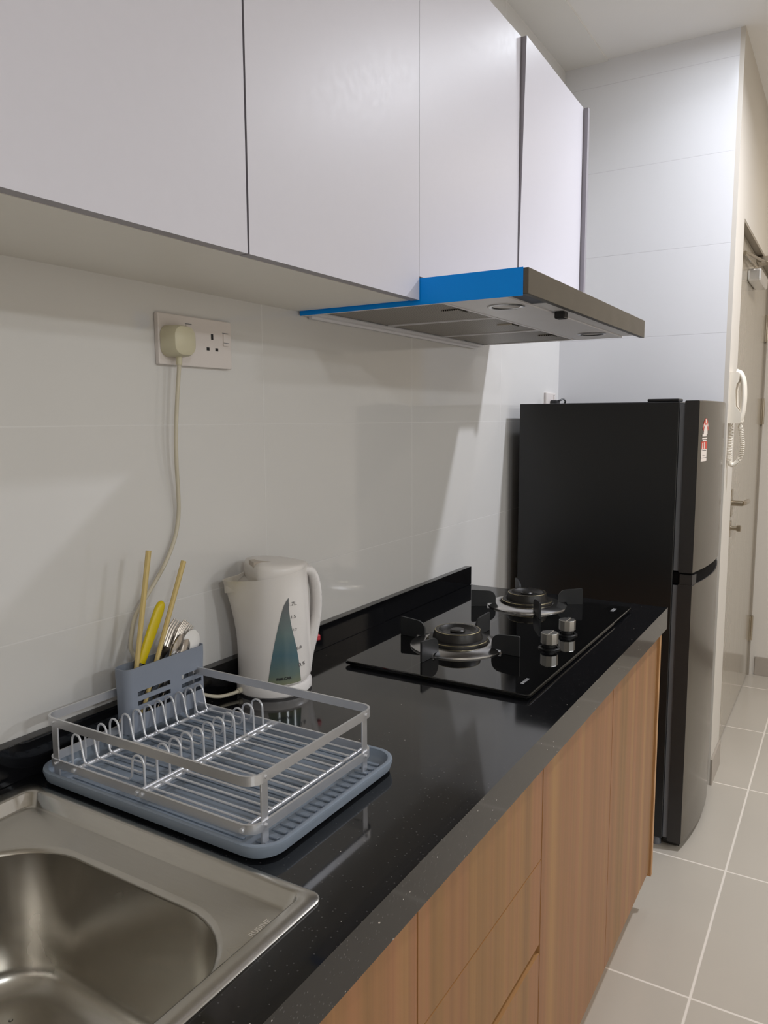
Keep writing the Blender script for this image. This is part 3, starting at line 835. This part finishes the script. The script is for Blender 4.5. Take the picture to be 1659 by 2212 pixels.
# ================================================================ KETTLE ON ITS BASE
KC = (0.084, 1.098)
KR = math.atan2(0.835, 0.550)            # +X of the kettle is its handle
t = Thing('kettle_base', 'round white kettle base with a long cream cord plugged into the wall', 'kettle base', (KC[0], KC[1], 0.0))
m = MB().lathe([(0.067, 0.0002), (0.0705, 0.004), (0.0705, 0.017), (0.068, 0.021), (0.060, 0.0222)], KC, 56, cap0=True, cap1=True)
t.part(m, 'base_plate', 'kettlewhite')
px, py = KC[0] - 0.018, KC[1] - 0.070
cord = [(0.060, 1.036, 0.011), (0.057, 1.015, 0.009), (0.047, 0.985, 0.010), (0.036, 0.955, 0.022), (0.033, 0.92, 0.040), (0.030, 0.87, 0.070), (0.026, 0.838, 0.100), (0.016, 0.824, 0.130),
        (0.014, 0.824, 0.150), (0.012, 0.838, 0.189), (0.011, 0.876, 0.229), (0.010, 0.908, 0.265), (0.009, 0.932, 0.305), (0.010, 0.941, 0.345), (0.014, 0.938, 0.385), (0.020, 0.931, 0.430), (0.023, 0.929, 0.480), (0.024, 0.934, 0.540), (0.0255, 0.939, 0.590), (0.026, 0.940, 0.612)]
t.part(MB().tube(spline(cord, 8), 0.0034, 10), 'cord', 'cord', label='cream power cord')
m = MB()
rings = []
for x, q in ((0.0105, 0.000), (0.022, 0.000), (0.036, 0.001), (0.042, 0.003), (0.045, 0.008)):
    out = rr_loop(0.914 + q, 0.966 - q, 0.609 + q, 0.661 - q, 0.016, 6)
    rings.append([(x, y, z) for y, z in out])
m.rings(rings)
m.tube([(0.026, 0.940, 0.612), (0.0256, 0.9395, 0.596)], 0.005, 10)
t.part(m, 'plug', 'plug', label='chunky cream plug')
t.part(MB().tube([(0.0605, 1.038, 0.011), (0.0585, 1.024, 0.010)], 0.0052, 10), 'cord_guard', 'cord')

t = Thing('electric_kettle', 'aged white electric kettle with a teal water gauge', 'kettle', (KC[0], KC[1], 0.0225), rotz=KR)
def kr(z):      # body radius by height (z measured from the base plate top)
    return 0.0672 - 0.0045 * min(z / 0.19, 1) + 0.0012 * math.sin(PI * min(z / 0.19, 1))
def krad(a, z):
    r = kr(z)
    # spout beak at a = pi, growing towards the top
    dsp = abs((a - PI + PI) % (2 * PI) - PI)
    k = max(0.0, (z - 0.05) / 0.142)
    r += 0.031 * (k ** 1.7) * math.exp(-(dsp / 0.34) ** 2) if k > 0 else 0
    # ridge under the handle at a = 0
    dh = abs((a + PI) % (2 * PI) - PI)
    r += 0.006 * math.exp(-(dh / 0.30) ** 2)
    return r
def rim(a):     # top edge, dipping towards the spout
    return 0.2015 + 0.0095 * math.cos(a)
n = 72
rings = []
for s in [0, 0.02, 0.05, 0.12, 0.25, 0.4, 0.52, 0.62, 0.7, 0.78, 0.85, 0.92, 0.97, 1.0]:
    ring = []
    for i in range(n):
        a = 2 * PI * i / n
        z = rim(a) * s
        q = 0.002 if s == 0 else 0.0
        r = krad(a, z) - q
        ring.append((r * math.cos(a), r * math.sin(a), z + 0.0005))
    rings.append(ring)
inner = []
for i in range(n):
    a = 2 * PI * i / n; r = krad(a, rim(a)) - 0.0025
    inner.append((r * math.cos(a), r * math.sin(a), rim(a) + 0.0004))
rings.append(inner)
low = []
for i in range(n):
    a = 2 * PI * i / n; r = krad(a, rim(a)) - 0.0035
    low.append((r * math.cos(a), r * math.sin(a), rim(a) - 0.003 - 0.020 * math.exp(-((abs((a - PI + PI) % (2 * PI) - PI)) / 0.45) ** 2)))
rings.append(low)
t.part(MB().rings(rings, True, True), 'body', 'kettle', sharp=50)
# lid: flat-topped, thick at the spout end and thin at the handle end
LX = -0.041
def lid_out(sc, n=64):
    out = []
    for i in range(n):
        a = 2 * PI * i / n
        x = (kr(0.19) + 0.0055 * math.exp(-(((a + PI) % (2 * PI) - PI) / 0.35) ** 2) - 0.0003) * math.cos(a); y = (kr(0.19) - 0.0003) * math.sin(a)
        if x < LX:
            y *= 1.0
            x = LX + (x - LX) * 0.12
        out.append((x * sc if x > 0 else LX + (x - LX) * 1.0 if sc > 0.97 else x * sc, y * sc))
    return out
def seam_z(x): return 0.2015 + 0.0095 * (x / 0.066)
def top_z(x): return seam_z(x) + 0.0285 - 0.0235 * max(0, min(1, (x - LX) / 0.105)) ** 1.2
rings = []
for sc, h in ((0.93, -0.7), (1.0, 0.0), (1.0, 0.25), (0.985, 0.55), (0.95, 0.80), (0.88, 0.93), (0.70, 1.02), (0.40, 1.08), (0.05, 1.10)):
    rings.append([(x, y, seam_z(x) + 0.0006 + (top_z(x) - seam_z(x)) * h) for x, y in lid_out(sc)])
m = MB().rings(rings, True, True)
ld = t.part(m, 'lid', 'kettle', sharp=50)
m = MB()
out = [(-0.0420, -0.026), (-0.018, -0.032), (0.010, -0.022), (0.014, -0.014), (-0.012, 0.004), (-0.0420, 0.006)]
m.prism(out, lambda x, y: (x, y, seam_z(x) + 0.006), lambda x, y: (x, y, seam_z(x) + (top_z(x) - seam_z(x)) * 1.06 - 0.0004 + 0.0016 * (1 - abs(x + 0.016) / 0.03)))
t.part(m, 'lid_recess', 'lidrecess', ld, label='brownish finger recess')
# spout mouth: brownish plate lying in the beak
t.part(MB().prism([(-0.081, -0.003), (-0.052, -0.020), (-0.052, 0.020), (-0.081, 0.003)], lambda x, y: (x, y, 0.1755), lambda x, y: (x, y, 0.1785)), 'spout_mouth', 'lidrecess', label='open spout')
# handle: flattened loop
HP = [(0.046, 0.200, 0.0100), (0.064, 0.2005, 0.0100), (0.0765, 0.1915, 0.0098), (0.0838, 0.169, 0.0096), (0.0862, 0.140, 0.0094), (0.0845, 0.112, 0.0095), (0.0790, 0.088, 0.0105), (0.0715, 0.064, 0.0125), (0.0640, 0.038, 0.0125), (0.0590, 0.010, 0.0125)]
P = spline([(x, 0, z) for x, z, h in HP], 8)
Hh = spline([(h, 0, 0) for x, z, h in HP], 8)
m = MB()
rings = []
for i, p in enumerate(P):
    tt = (P[min(i + 1, len(P) - 1)] - P[max(i - 1, 0)]).normalized()
    nrm = Vector((tt.z, 0, -tt.x)); f = i / (len(P) - 1)
    wy = 0.0175 + 0.010 * abs(f - 0.5)
    ring = []
    for k in range(20):
        q = 2 * PI * k / 20
        c, d = math.cos(q), math.sin(q)
        c = math.copysign(abs(c) ** 0.8, c); d = math.copysign(abs(d) ** 0.8, d)
        ring.append(p + Vector((0, 1, 0)) * (c * wy) + nrm * (d * Hh[i].x))
    rings.append(ring)
m.rings(rings)
t.part(m, 'handle', 'kettlewhite', sharp=60)
t.part(MB().box(0.076, 0.0925, -0.006, 0.006, 0.058, 0.069, 0.002), 'power_switch', 'redlamp', label='red power switch')
# water gauge on the side that faces the room, and its scale
TILT = math.radians(17)
def on_body(s, z, off=0.0):
    """s: sideways distance seen square-on, measured from the kettle's axis"""
    r = kr(z)
    ph = math.asin(max(-1, min(1, s / r))) - TILT
    return ((r + off) * math.sin(ph), -(r + off) * math.cos(ph), z)
m = MB()
gl = [(a * 1.085 + 0.0015, b, c) for a, b, c in ((0.148, 0.0275, 0.0285), (0.135, 0.0190, 0.0285), (0.115, 0.0125, 0.0300), (0.095, 0.0070, 0.0335), (0.075, 0.0020, 0.0380), (0.055, -0.0025, 0.0420), (0.035, -0.0065, 0.0450), (0.015, -0.0100, 0.0470), (0.0015, -0.0120, 0.0480))]
gz = spline([(a, b, c) for a, b, c in gl], 4)
L = []
for g in gz:
    row = [m.bm.verts.new(on_body(g.y + (g.z - g.y) * k / 6, g.x, 0.0007)) for k in range(7)]
    L.append(row)
for a, b in zip(L[:-1], L[1:]):
    for k in range(6): m.face([a[k], a[k + 1], b[k + 1], b[k]])
t.part(m, 'water_gauge', 'teal', label='teal water level window')
first = True
for txt, s, z, sz in (('1.7L', 0.0345, 0.137, 0.0095), ('1.5', 0.0360, 0.115, 0.008), ('1.2', 0.0385, 0.093, 0.006), ('0.8', 0.0455, 0.060, 0.008), ('0.5', 0.0500, 0.030, 0.0105)):
    m2 = text_mb(txt, sz, lambda u, v, w, s=s, z=z * 1.085 + 0.0015: on_body(s + u, z + v, 0.0006 + w), 0.0002)
    t.part(m2, 'level_mark', 'grey_ink')
m2 = text_mb('PHILCAR', 0.0068, lambda u, v, w: on_body(0.017 + u, 0.0145 + v, 0.0010 + w), 0.0002, 0.0002)
t.part(m2, 'brand_lettering', 'blackprint', label='black lettering')

# ================================================================ DISH RACK AND TRAY
t = Thing('drip_tray', 'blue-grey plastic drip tray under the wire dish rack', 'tray', (0.25, 0.77, 0.0))
T = (0.034, 0.460, 0.623, 0.930)
rings = []
def tr(q, r, z): return [(x, y, z) for x, y in rr_loop(T[0] + q, T[1] - q, T[2] + q, T[3] - q, r, 8)]
for q, r, z in ((0.010, 0.028, 0.0006), (0.004, 0.034, 0.004), (0.0, 0.038, 0.016), (0.0005, 0.038, 0.0195), (0.003, 0.036, 0.0205), (0.0065, 0.033, 0.0195), (0.009, 0.030, 0.010), (0.013, 0.027, 0.0062), (0.020, 0.022, 0.0052)):
    rings.append(tr(q, r, z))
m = MB().rings(rings, True, True)
t.part(m, 'tray_body', 'traygrey')
m = MB()
for i in range(15):
    y = 0.652 + i * 0.0178
    m.box(0.085, 0.400, y, y + 0.0045, 0.0050, 0.0068, 0.0008)
m.box(0.415, 0.4385, 0.648, 0.905, 0.0050, 0.0058)
for i in range(17):
    y = 0.655 + i * 0.0152
    m.box(0.4165, 0.437, y, y + 0.0065, 0.0050, 0.0082, 0.0012)
t.part(m, 'tray_ribs', 'traygrey')

t = Thing('dish_rack', 'silver wire dish rack standing in its drip tray', 'dish rack', (0.24, 0.77, 0.0))
RX0, RX1, RY0, RY1 = 0.050, 0.433, 0.634, 0.900
def band(z0, z1, q=0.0, r=0.020):
    out = rr_loop(RX0 + q, RX1 - q, RY0 + q, RY1 - q, r, 8)
    inn = rr_loop(RX0 + q + 0.0032, RX1 - q - 0.0032, RY0 + q + 0.0032, RY1 - q - 0.0032, r - 0.0032, 8)
    m = MB()
    R = [[(x, y, z0) for x, y in out], [(x, y, z1) for x, y in out], [(x, y, z1) for x, y in inn], [(x, y, z0) for x, y in inn], [(x, y, z0) for x, y in out]]
    m.rings(R, False, False)
    return m
t.part(band(0.0845, 0.0965), 'top_rail', 'alu')
t.part(band(0.0245, 0.0365, 0.001), 'bottom_rail', 'alu')
for x, y in ((RX0 + 0.0225, RY0), (RX1 - 0.0008, RY0 + 0.024), (RX1 - 0.0008, RY1 - 0.024), (RX0 + 0.0225, RY1)):
    m = MB()
    if abs(x - RX1) < 0.01:
        m.box(RX1 - 0.0052, RX1 - 0.0026, y - 0.006, y + 0.006, 0.0072, 0.0955, 0.0006)
        for z in (0.0305, 0.0905): m.tube([(RX1 - 0.003, y, z), (RX1 + 0.0016, y, z)], 0.0022, 10)
    else:
        s = 1 if y < 0.7 else -1
        m.box(x - 0.006, x + 0.006, *(sorted((y + s * 0.0026, y + s * 0.0052))), 0.0072, 0.0955, 0.0006)
        for z in (0.0305, 0.0905): m.tube([(x, y + s * 0.003, z), (x, y - s * 0.0016, z)], 0.0022, 10)
    t.part(m, 'post', 'alu')
ZW = 0.0335
for x in (0.112, 0.2365, 0.2455, 0.414):
    m = MB().tube([(x, RY0 - 0.001, ZW - 0.004), (x, RY1 + 0.001, ZW - 0.004)], 0.0030, 10)
    t.part(m, 'cross_bar', 'wire')
def arch(xa, za, xb, zb, y, h, n=10):
    xm, r = (xa + xb) / 2, abs(xb - xa) / 2
    pts = [(xa, y, za)]
    for i in range(n + 1):
        a = PI - PI * i / n
        pts.append((xm + r * math.cos(a) * (1 if xb > xa else -1), y, h - r + r * math.sin(a)))
    pts.append((xb, y, zb))
    return pts
for i in range(12):
    y = 0.6515 + i * 0.0214
    z = ZW - 0.0005
    p = [(0.088, y, 0.026)]
    for k in range(11):
        a = PI - PI * k / 10
        p.append((0.0985 + 0.0095 * math.cos(a), y, 0.060 + 0.012 * math.sin(a)))
    p += [(0.1135, y, z + 0.004), (0.1175, y, z), (0.204, y, z)]
    p += [(0.2095, y, z + 0.006)]
    for k in range(11):
        a = PI - PI * k / 10
        p.append((0.2225 + 0.0110 * math.cos(a), y, 0.058 + 0.012 * math.sin(a)))
    p += [(0.2340, y, z - 0.002)]
    t.part(MB().tube(p, 0.0016, 8), 'plate_loop', 'wire')
for i in range(13):
    y = 0.650 + i * 0.0190
    t.part(MB().tube([(0.2455, y, ZW - 0.0005), (0.416, y, ZW - 0.0005)], 0.0016, 8), 'wire', 'wire')

# ================================================================ CUTLERY HOLDER AND WHAT IS IN IT
HX0, HX1, HY0, HY1, HZ0, HZ1 = 0.0555, 0.0860, 0.752, 0.917, 0.030, 0.131
t = Thing('cutlery_holder', 'slate grey slotted plastic cutlery holder at the back of the dish rack', 'cutlery holder', (0.07, 0.835, HZ0))
m = MB()
no = 8
def hl(q, z, dz=0.0): return [(x, y, z) for x, y in rr_loop(HX0 + q, HX1 - q, HY0 + q, HY1 - q, 0.011 - q, no)]
# wall grid: columns follow the outline, rows the height; slots are left open on the room side
base = rr_loop(HX0, HX1, HY0, HY1, 0.011, no)
outl = []
nb = len(base)
slots_y = [(0.772, 0.838), (0.862, 0.906)]
slots_z = [(0.0850, 0.0925), (0.0705, 0.0775), (0.0560, 0.0630)]
for i in range(nb):
    a, b = base[i], base[(i + 1) % nb]
    outl.append(a)
    if abs(a[0] - HX1) < 1e-6 and abs(b[0] - HX1) < 1e-6:
        for y in sorted({q for s in slots_y for q in s}):
            outl.append((HX1, y))
def inset(p, q):
    x, y = p
    cx_ = min(max(x, HX0 + 0.011), HX1 - 0.011); cy_ = min(max(y, HY0 + 0.011), HY1 - 0.011)
    v = Vector((x - cx_, y - cy_)); l = v.length
    return (x - v.x / l * q, y - v.y / l * q) if l > 1e-9 else (x, y)
zs = sorted({HZ0, HZ1 - 0.014, HZ1} | {q for s in slots_z for q in s})
W_ = 0.0018
def row(z, q):
    flare = 0.0012 if z >= HZ1 - 0.014 else 0.0
    return [m.bm.verts.new((*inset(p, q - flare), z)) for p in outl]
G0 = [row(z, 0) for z in zs]; G1 = [row(z, W_) for z in zs]
nn = len(outl)
def is_slot(i, k):
    p, q = outl[i], outl[(i + 1) % nn]
    if abs(p[0] - HX1) > 1e-6 or abs(q[0] - HX1) > 1e-6: return False
    yc_ = (p[1] + q[1]) / 2; zc_ = (zs[k] + zs[k + 1]) / 2
    return any(a < yc_ < b for a, b in slots_y) and any(a < zc_ < b for a, b in slots_z)
for k in range(len(zs) - 1):
    for i in range(nn):
        j = (i + 1) % nn
        if is_slot(i, k):
            for (u, v) in (((i, k), (j, k)), ((i, k + 1), (j, k + 1)), ((i, k), (i, k + 1)), ((j, k), (j, k + 1))):
                m.face([G0[u[1]][u[0]], G0[v[1]][v[0]], G1[v[1]][v[0]], G1[u[1]][u[0]]])
            continue
        m.face([G0[k][i], G0[k][j], G0[k + 1][j], G0[k + 1][i]]); m.face([G1[k][i], G1[k + 1][i], G1[k + 1][j], G1[k][j]])
for i in range(nn):
    j = (i + 1) % nn
    m.face([G0[-1][i], G0[-1][j], G1[-1][j], G1[-1][i]])
m.face(G0[0]); m.face(list(reversed(G1[0])))
t.part(m, 'holder_body', 'holdergrey', sharp=30)

def stick(name, mats, label, cat, a, b, r0, r1, group=None, sq=False):
    m = MB()
    pts = [Vector(a) + (Vector(b) - Vector(a)) * k / 6 for k in range(7)]
    m.tube(pts, r0, 8 if not sq else 4, radii=[r0 + (r1 - r0) * k / 6 for k in range(7)])
    o = m.build(name, mats, root=a); tag(o, label, cat, group)
    return o
G = 'bamboo chopsticks'
stick('chopstick', 'bamboo', 'upright bamboo chopstick at the left end of the holder, tallest one', 'chopstick', (0.0705, 0.768, 0.036), (0.0700, 0.8185, 0.303), 0.0034, 0.0044, G)
stick('chopstick', 'bamboo', 'slanting bamboo chopstick to the right of the yellow handle', 'chopstick', (0.0735, 0.783, 0.036), (0.0700, 0.8910, 0.275), 0.0034, 0.0044, G)
t = Thing('peeler', 'yellow-handled utensil standing between the two chopsticks', 'utensil', (0.068, 0.782, 0.04))
m = MB()
a, b = Vector((0.0665, 0.796, 0.126)), Vector((0.0655, 0.846, 0.217))
ax = (b - a).normalized(); sd = Vector((0, ax.z, -ax.y)); fw = Vector((1, 0, 0))
rings = []
for f, w in ((0, 0.0070), (0.03, 0.0078), (0.3, 0.0090), (0.6, 0.0100), (0.85, 0.0098), (0.94, 0.0080), (0.985, 0.0050), (1.0, 0.002)):
    p = a + (b - a) * f
    rings.append([p + sd * (w * math.cos(q)) + fw * (0.0055 * min(1, w / 0.008) * math.sin(q)) for q in [2 * PI * i / 16 for i in range(16)]])
m.rings(rings)
t.part(m, 'handle', 'yellow', label='yellow plastic handle')
c = a - ax * 0.090
t.part(MB().tube([a + ax * 0.002, a - ax * 0.004], 0.0065, 12), 'collar', 'black')
t.part(MB().tube([a - ax * 0.004, c], 0.004, 8), 'blade', 'cutlery')

def fork(label, foot, tip, w, tilt, tines=4, group='steel cutlery'):
    """slim handle, a neck, a shoulder and tines"""
    a, b = Vector(foot), Vector(tip)
    ax = (b - a).normalized(); ln = (b - a).length
    sd = ax.cross(Vector((1, 0, 0)).lerp(Vector((0, 1, 0)), tilt)).normalized(); nr = ax.cross(sd)
    m = MB()
    prof = [(0, 0.0045), (0.25, 0.0055), (0.52, 0.0028), (0.60, 0.0035), (0.68, w * 0.8), (0.74, w)]
    rings = []
    for f, q in prof:
        p = a + ax * (ln * f) + nr * (0.004 * math.sin(PI * max(0, f - 0.45) / 0.55))
        rings.append([p + sd * q - nr * 0.0007, p + sd * q + nr * 0.0007, p - sd * q + nr * 0.0007, p - sd * q - nr * 0.0007])
    m.rings(rings)
    for k in range(tines):
        o = -w + w * 2 * (k + 0.5) / tines
        p0 = a + ax * (ln * 0.735) + nr * 0.0036 + sd * o; p1 = a + ax * (ln * 0.90) + nr * 0.0045 + sd * o; p2 = b + sd * o * 0.96 + nr * 0.001
        m.tube([p0, p1, p2], 0.0011, 6, radii=[w / tines * 0.72, w / tines * 0.62, w / tines * 0.4])
    o = m.build('fork', 'cutlery', root=foot); tag(o, label, 'fork', group)
def spoon(name, label, foot, tip, w, bl, tilt, mats='cutlery', group='steel cutlery', hw=0.005):
    a, b = Vector(foot), Vector(tip)
    ax = (b - a).normalized(); ln = (b - a).length
    sd = ax.cross(Vector((1, 0, 0)).lerp(Vector((0, 1, 0)), tilt)).normalized(); nr = ax.cross(sd)
    m = MB()
    ks = [(0, hw), (0.2, hw * 1.1), (0.45, hw * 0.75), (max(0.5, 1 - bl / ln) - 0.04, hw * 0.6)]
    n = 12
    for k in range(n + 1):
        u = k / n
        ks.append((1 - bl / ln * (1 - u), max(0.0012, w * math.sqrt(max(0, 1 - (2 * u - 1) ** 2)) if u > 0.08 else hw * 0.8)))
    def rowof(f, q, dz):
        u = max(0, (f - (1 - bl / ln)) / (bl / ln))
        cup = 0.0055 * math.sin(PI * u)
        p = a + ax * (ln * f)
        return [p + sd * (q * c) + nr * (dz - cup * (1 - c * c)) for c in (-1, -0.6, -0.2, 0.2, 0.6, 1)]
    rings = []
    for f, q in ks:
        up = rowof(f, q, 0.0006); dn = rowof(f, q, -0.0006)
        rings.append(up + list(reversed(dn)))
    m.rings(rings)
    o = m.build(name, mats, root=foot); tag(o, label, 'spoon', group)
fork('steel fork with tines up, nearest the yellow handle in the bundle', (0.0720, 0.778, 0.038), (0.0745, 0.8700, 0.181), 0.0125, 0.15)
fork('steel fork with tines up, standing in the middle of the bundle', (0.0760, 0.796, 0.038), (0.0785, 0.8850, 0.177), 0.0125, 0.35)
fork('dark steel fork leaning furthest right in the bundle', (0.0660, 0.812, 0.038), (0.0665, 0.9070, 0.164), 0.0100, 0.1)
spoon('spoon', 'shiny steel spoon in front of the forks in the holder', (0.0795, 0.790, 0.038), (0.0815, 0.8730, 0.158), 0.0135, 0.048, 0.25)
spoon('spoon', 'steel spoon tucked low between the forks and the white spoon', (0.0790, 0.812, 0.038), (0.0800, 0.8850, 0.146), 0.0140, 0.045, 0.1)
spoon('spoon', 'white rounded plastic spoon at the right end of the holder', (0.0765, 0.848, 0.040), (0.0730, 0.9080, 0.156), 0.0205, 0.052, 0.02, 'ceramic', 'white spoons', 0.006)

# ================================================================ INTERCOM
t = Thing('intercom_phone', 'white intercom handset hung on the corner wall above the fridge', 'intercom', (0.615, 3.03, 0.484))
m = MB()
out = [(0.6152, 0.485), (0.654, 0.485), (0.658, 0.490), (0.657, 0.520), (0.648, 0.532), (0.637, 0.545), (0.634, 0.60), (0.638, 0.622), (0.646, 0.634), (0.647, 0.657), (0.640, 0.664), (0.6152, 0.664)]
m.prism(out, lambda x, z: (x, 2.985, z), lambda x, z: (x, 3.075, z))
bd = t.part(m, 'wall_unit', 'phone')
P = spline([(0.634, 3.008, 0.662), (0.646, 3.008, 0.658), (0.657, 3.008, 0.632), (0.6615, 3.008, 0.585), (0.6600, 3.008, 0.540), (0.655, 3.008, 0.510), (0.648, 3.008, 0.494)], 8)
prof = [(0.022 * math.cos(2 * PI * i / 14), 0.0100 * math.sin(2 * PI * i / 14)) for i in range(14)]
rings = []
for i, p in enumerate(P):
    tt = (P[min(i + 1, len(P) - 1)] - P[max(i - 1, 0)]).normalized()
    nrm = Vector((tt.z, 0, -tt.x))
    e = abs(i / (len(P) - 1) - 0.5) * 2
    k = 1 + 0.5 * e ** 4
    rings.append([p + Vector((0, 1, 0)) * a + nrm * b * k for a, b in prof])
t.part(MB().rings(rings), 'handset', 'phone', sharp=60)
path = spline([(0.652, 3.005, 0.484), (0.658, 3.005, 0.455), (0.664, 3.005, 0.41), (0.659, 3.005, 0.365), (0.645, 3.003, 0.342), (0.630, 3.000, 0.338), (0.6245, 3.0, 0.36), (0.6245, 3.003, 0.42), (0.629, 3.010, 0.487)], 60)
pts = []
ph = 0.0
prev = None
for i, p in enumerate(path):
    tt = (path[min(i + 1, len(path) - 1)] - path[max(i - 1, 0)]).normalized()
    u = Vector((0, 1, 0)); w = tt.cross(u)
    ph = i * 2 * PI / 9.0
    amp = 0.0072 * min(1, i / 18, (len(path) - 1 - i) / 30)
    pts.append(p + u * (amp * math.cos(ph)) + w * (amp * math.sin(ph)))
t.part(MB().tube(pts, 0.0016, 5), 'coiled_cord', 'phone', label='white coiled cord')

# ================================================================ LAMPS
def ceiling_lamp(label, x, y, r, mats, energy, col, size, spread=180):
    t = Thing('ceiling_light', label, 'ceiling light', (x, y, CZ), 'round ceiling lights')
    t.part(MB().lathe([(r, CZ - 0.0002), (r, CZ - 0.018), (r - 0.012, CZ - 0.022), (r - 0.014, CZ - 0.016)], (x, y), 36), 'rim', 'lampwhite')
    t.part(MB().lathe([(r - 0.0145, CZ - 0.0165), (r * 0.5, CZ - 0.019), (0.001, CZ - 0.0195)], (x, y), 36, cap1=True), 'diffuser', mats)
    l = DIM.lights.new('ceiling_light_beam', 'AREA'); l.shape = 'DISK'; l.size = size; l.energy = energy; l.color = col; l.spread = math.radians(spread)
    o = DIM.objects.new('ceiling_light_beam', l); COL.objects.link(o)
    o.parent = t.o; o.location = (0, 0, -0.024)
ceiling_lamp('small cool white ceiling light above the fridge, nearest the wall tiles', 0.62, 2.60, 0.065, 'lampcool', 2.6, (0.88, 0.93, 1.0), 0.09)
ceiling_lamp('unseen second half of the cool light, added in front of the fridge', 1.25, 2.62, 0.085, 'lampcool', 24, (0.89, 0.92, 1.0), 0.09, 160)  # inferred cool lamp split in two; this unseen half evens the wall light
ceiling_lamp('warm round ceiling light in the hallway by the door', 1.40, 3.75, 0.11, 'lampwarm', 5, (1.0, 0.90, 0.76), 0.18)
ceiling_lamp('unseen softening light across the living space, nearest the hallway', 4.2, 2.3, 0.18, 'lampwarm', 32, (0.89, 0.945, 1.0), 0.34)  # far light spread over three unseen lamps, added to soften wall shadows
ceiling_lamp('unseen softening light across the living space, in the middle', 4.4, 0.4, 0.18, 'lampwarm', 46, (0.89, 0.95, 1.0), 0.34)
ceiling_lamp('unseen softening light across the living space, nearest the back wall', 3.4, -1.4, 0.18, 'lampwarm', 41, (0.89, 0.95, 1.0), 0.34)

# ================================================================ WORLD, CAMERA, VIEW
w = DIM.worlds.new('world'); SC.world = w; w.use_nodes = True
w.node_tree.nodes['Background'].inputs['Color'].default_value = (0.5, 0.5, 0.52, 1)
w.node_tree.nodes['Background'].inputs['Strength'].default_value = 0.2
cam = DIM.cameras.new('camera'); cam.sensor_fit = 'HORIZONTAL'; cam.sensor_width = 36.0
cam.lens = 36.0 * 1660.0 / 1659.0
cam.clip_start = 0.02
co = DIM.objects.new('camera', cam); COL.objects.link(co)
r = Vector((0.855417439627374, 0.517920560510918, -0.004392832958852336))
u = Vector((-0.058236451479176964, 0.1046062202521203, 0.9928071587189923))
f = Vector((-0.5146547577750169, 0.849008734751664, -0.11964384068942813))
mw = Matrix(((r.x, u.x, -f.x, 0.9945441814744664), (r.y, u.y, -f.y, 0.0), (r.z, u.z, -f.z, 0.504 + H), (0, 0, 0, 1)))
co.matrix_world = mw
SC.camera = co
vs = SC.view_settings
vs.view_transform = 'Standard'; vs.look = 'None'; vs.gamma = 1.0; vs.exposure = 0.0; vs.use_curve_mapping = False
SC.display_settings.display_device = 'sRGB'
SC.cycles.max_bounces = 10; SC.cycles.diffuse_bounces = 5; SC.cycles.glossy_bounces = 5
SC.cycles.use_denoising = True
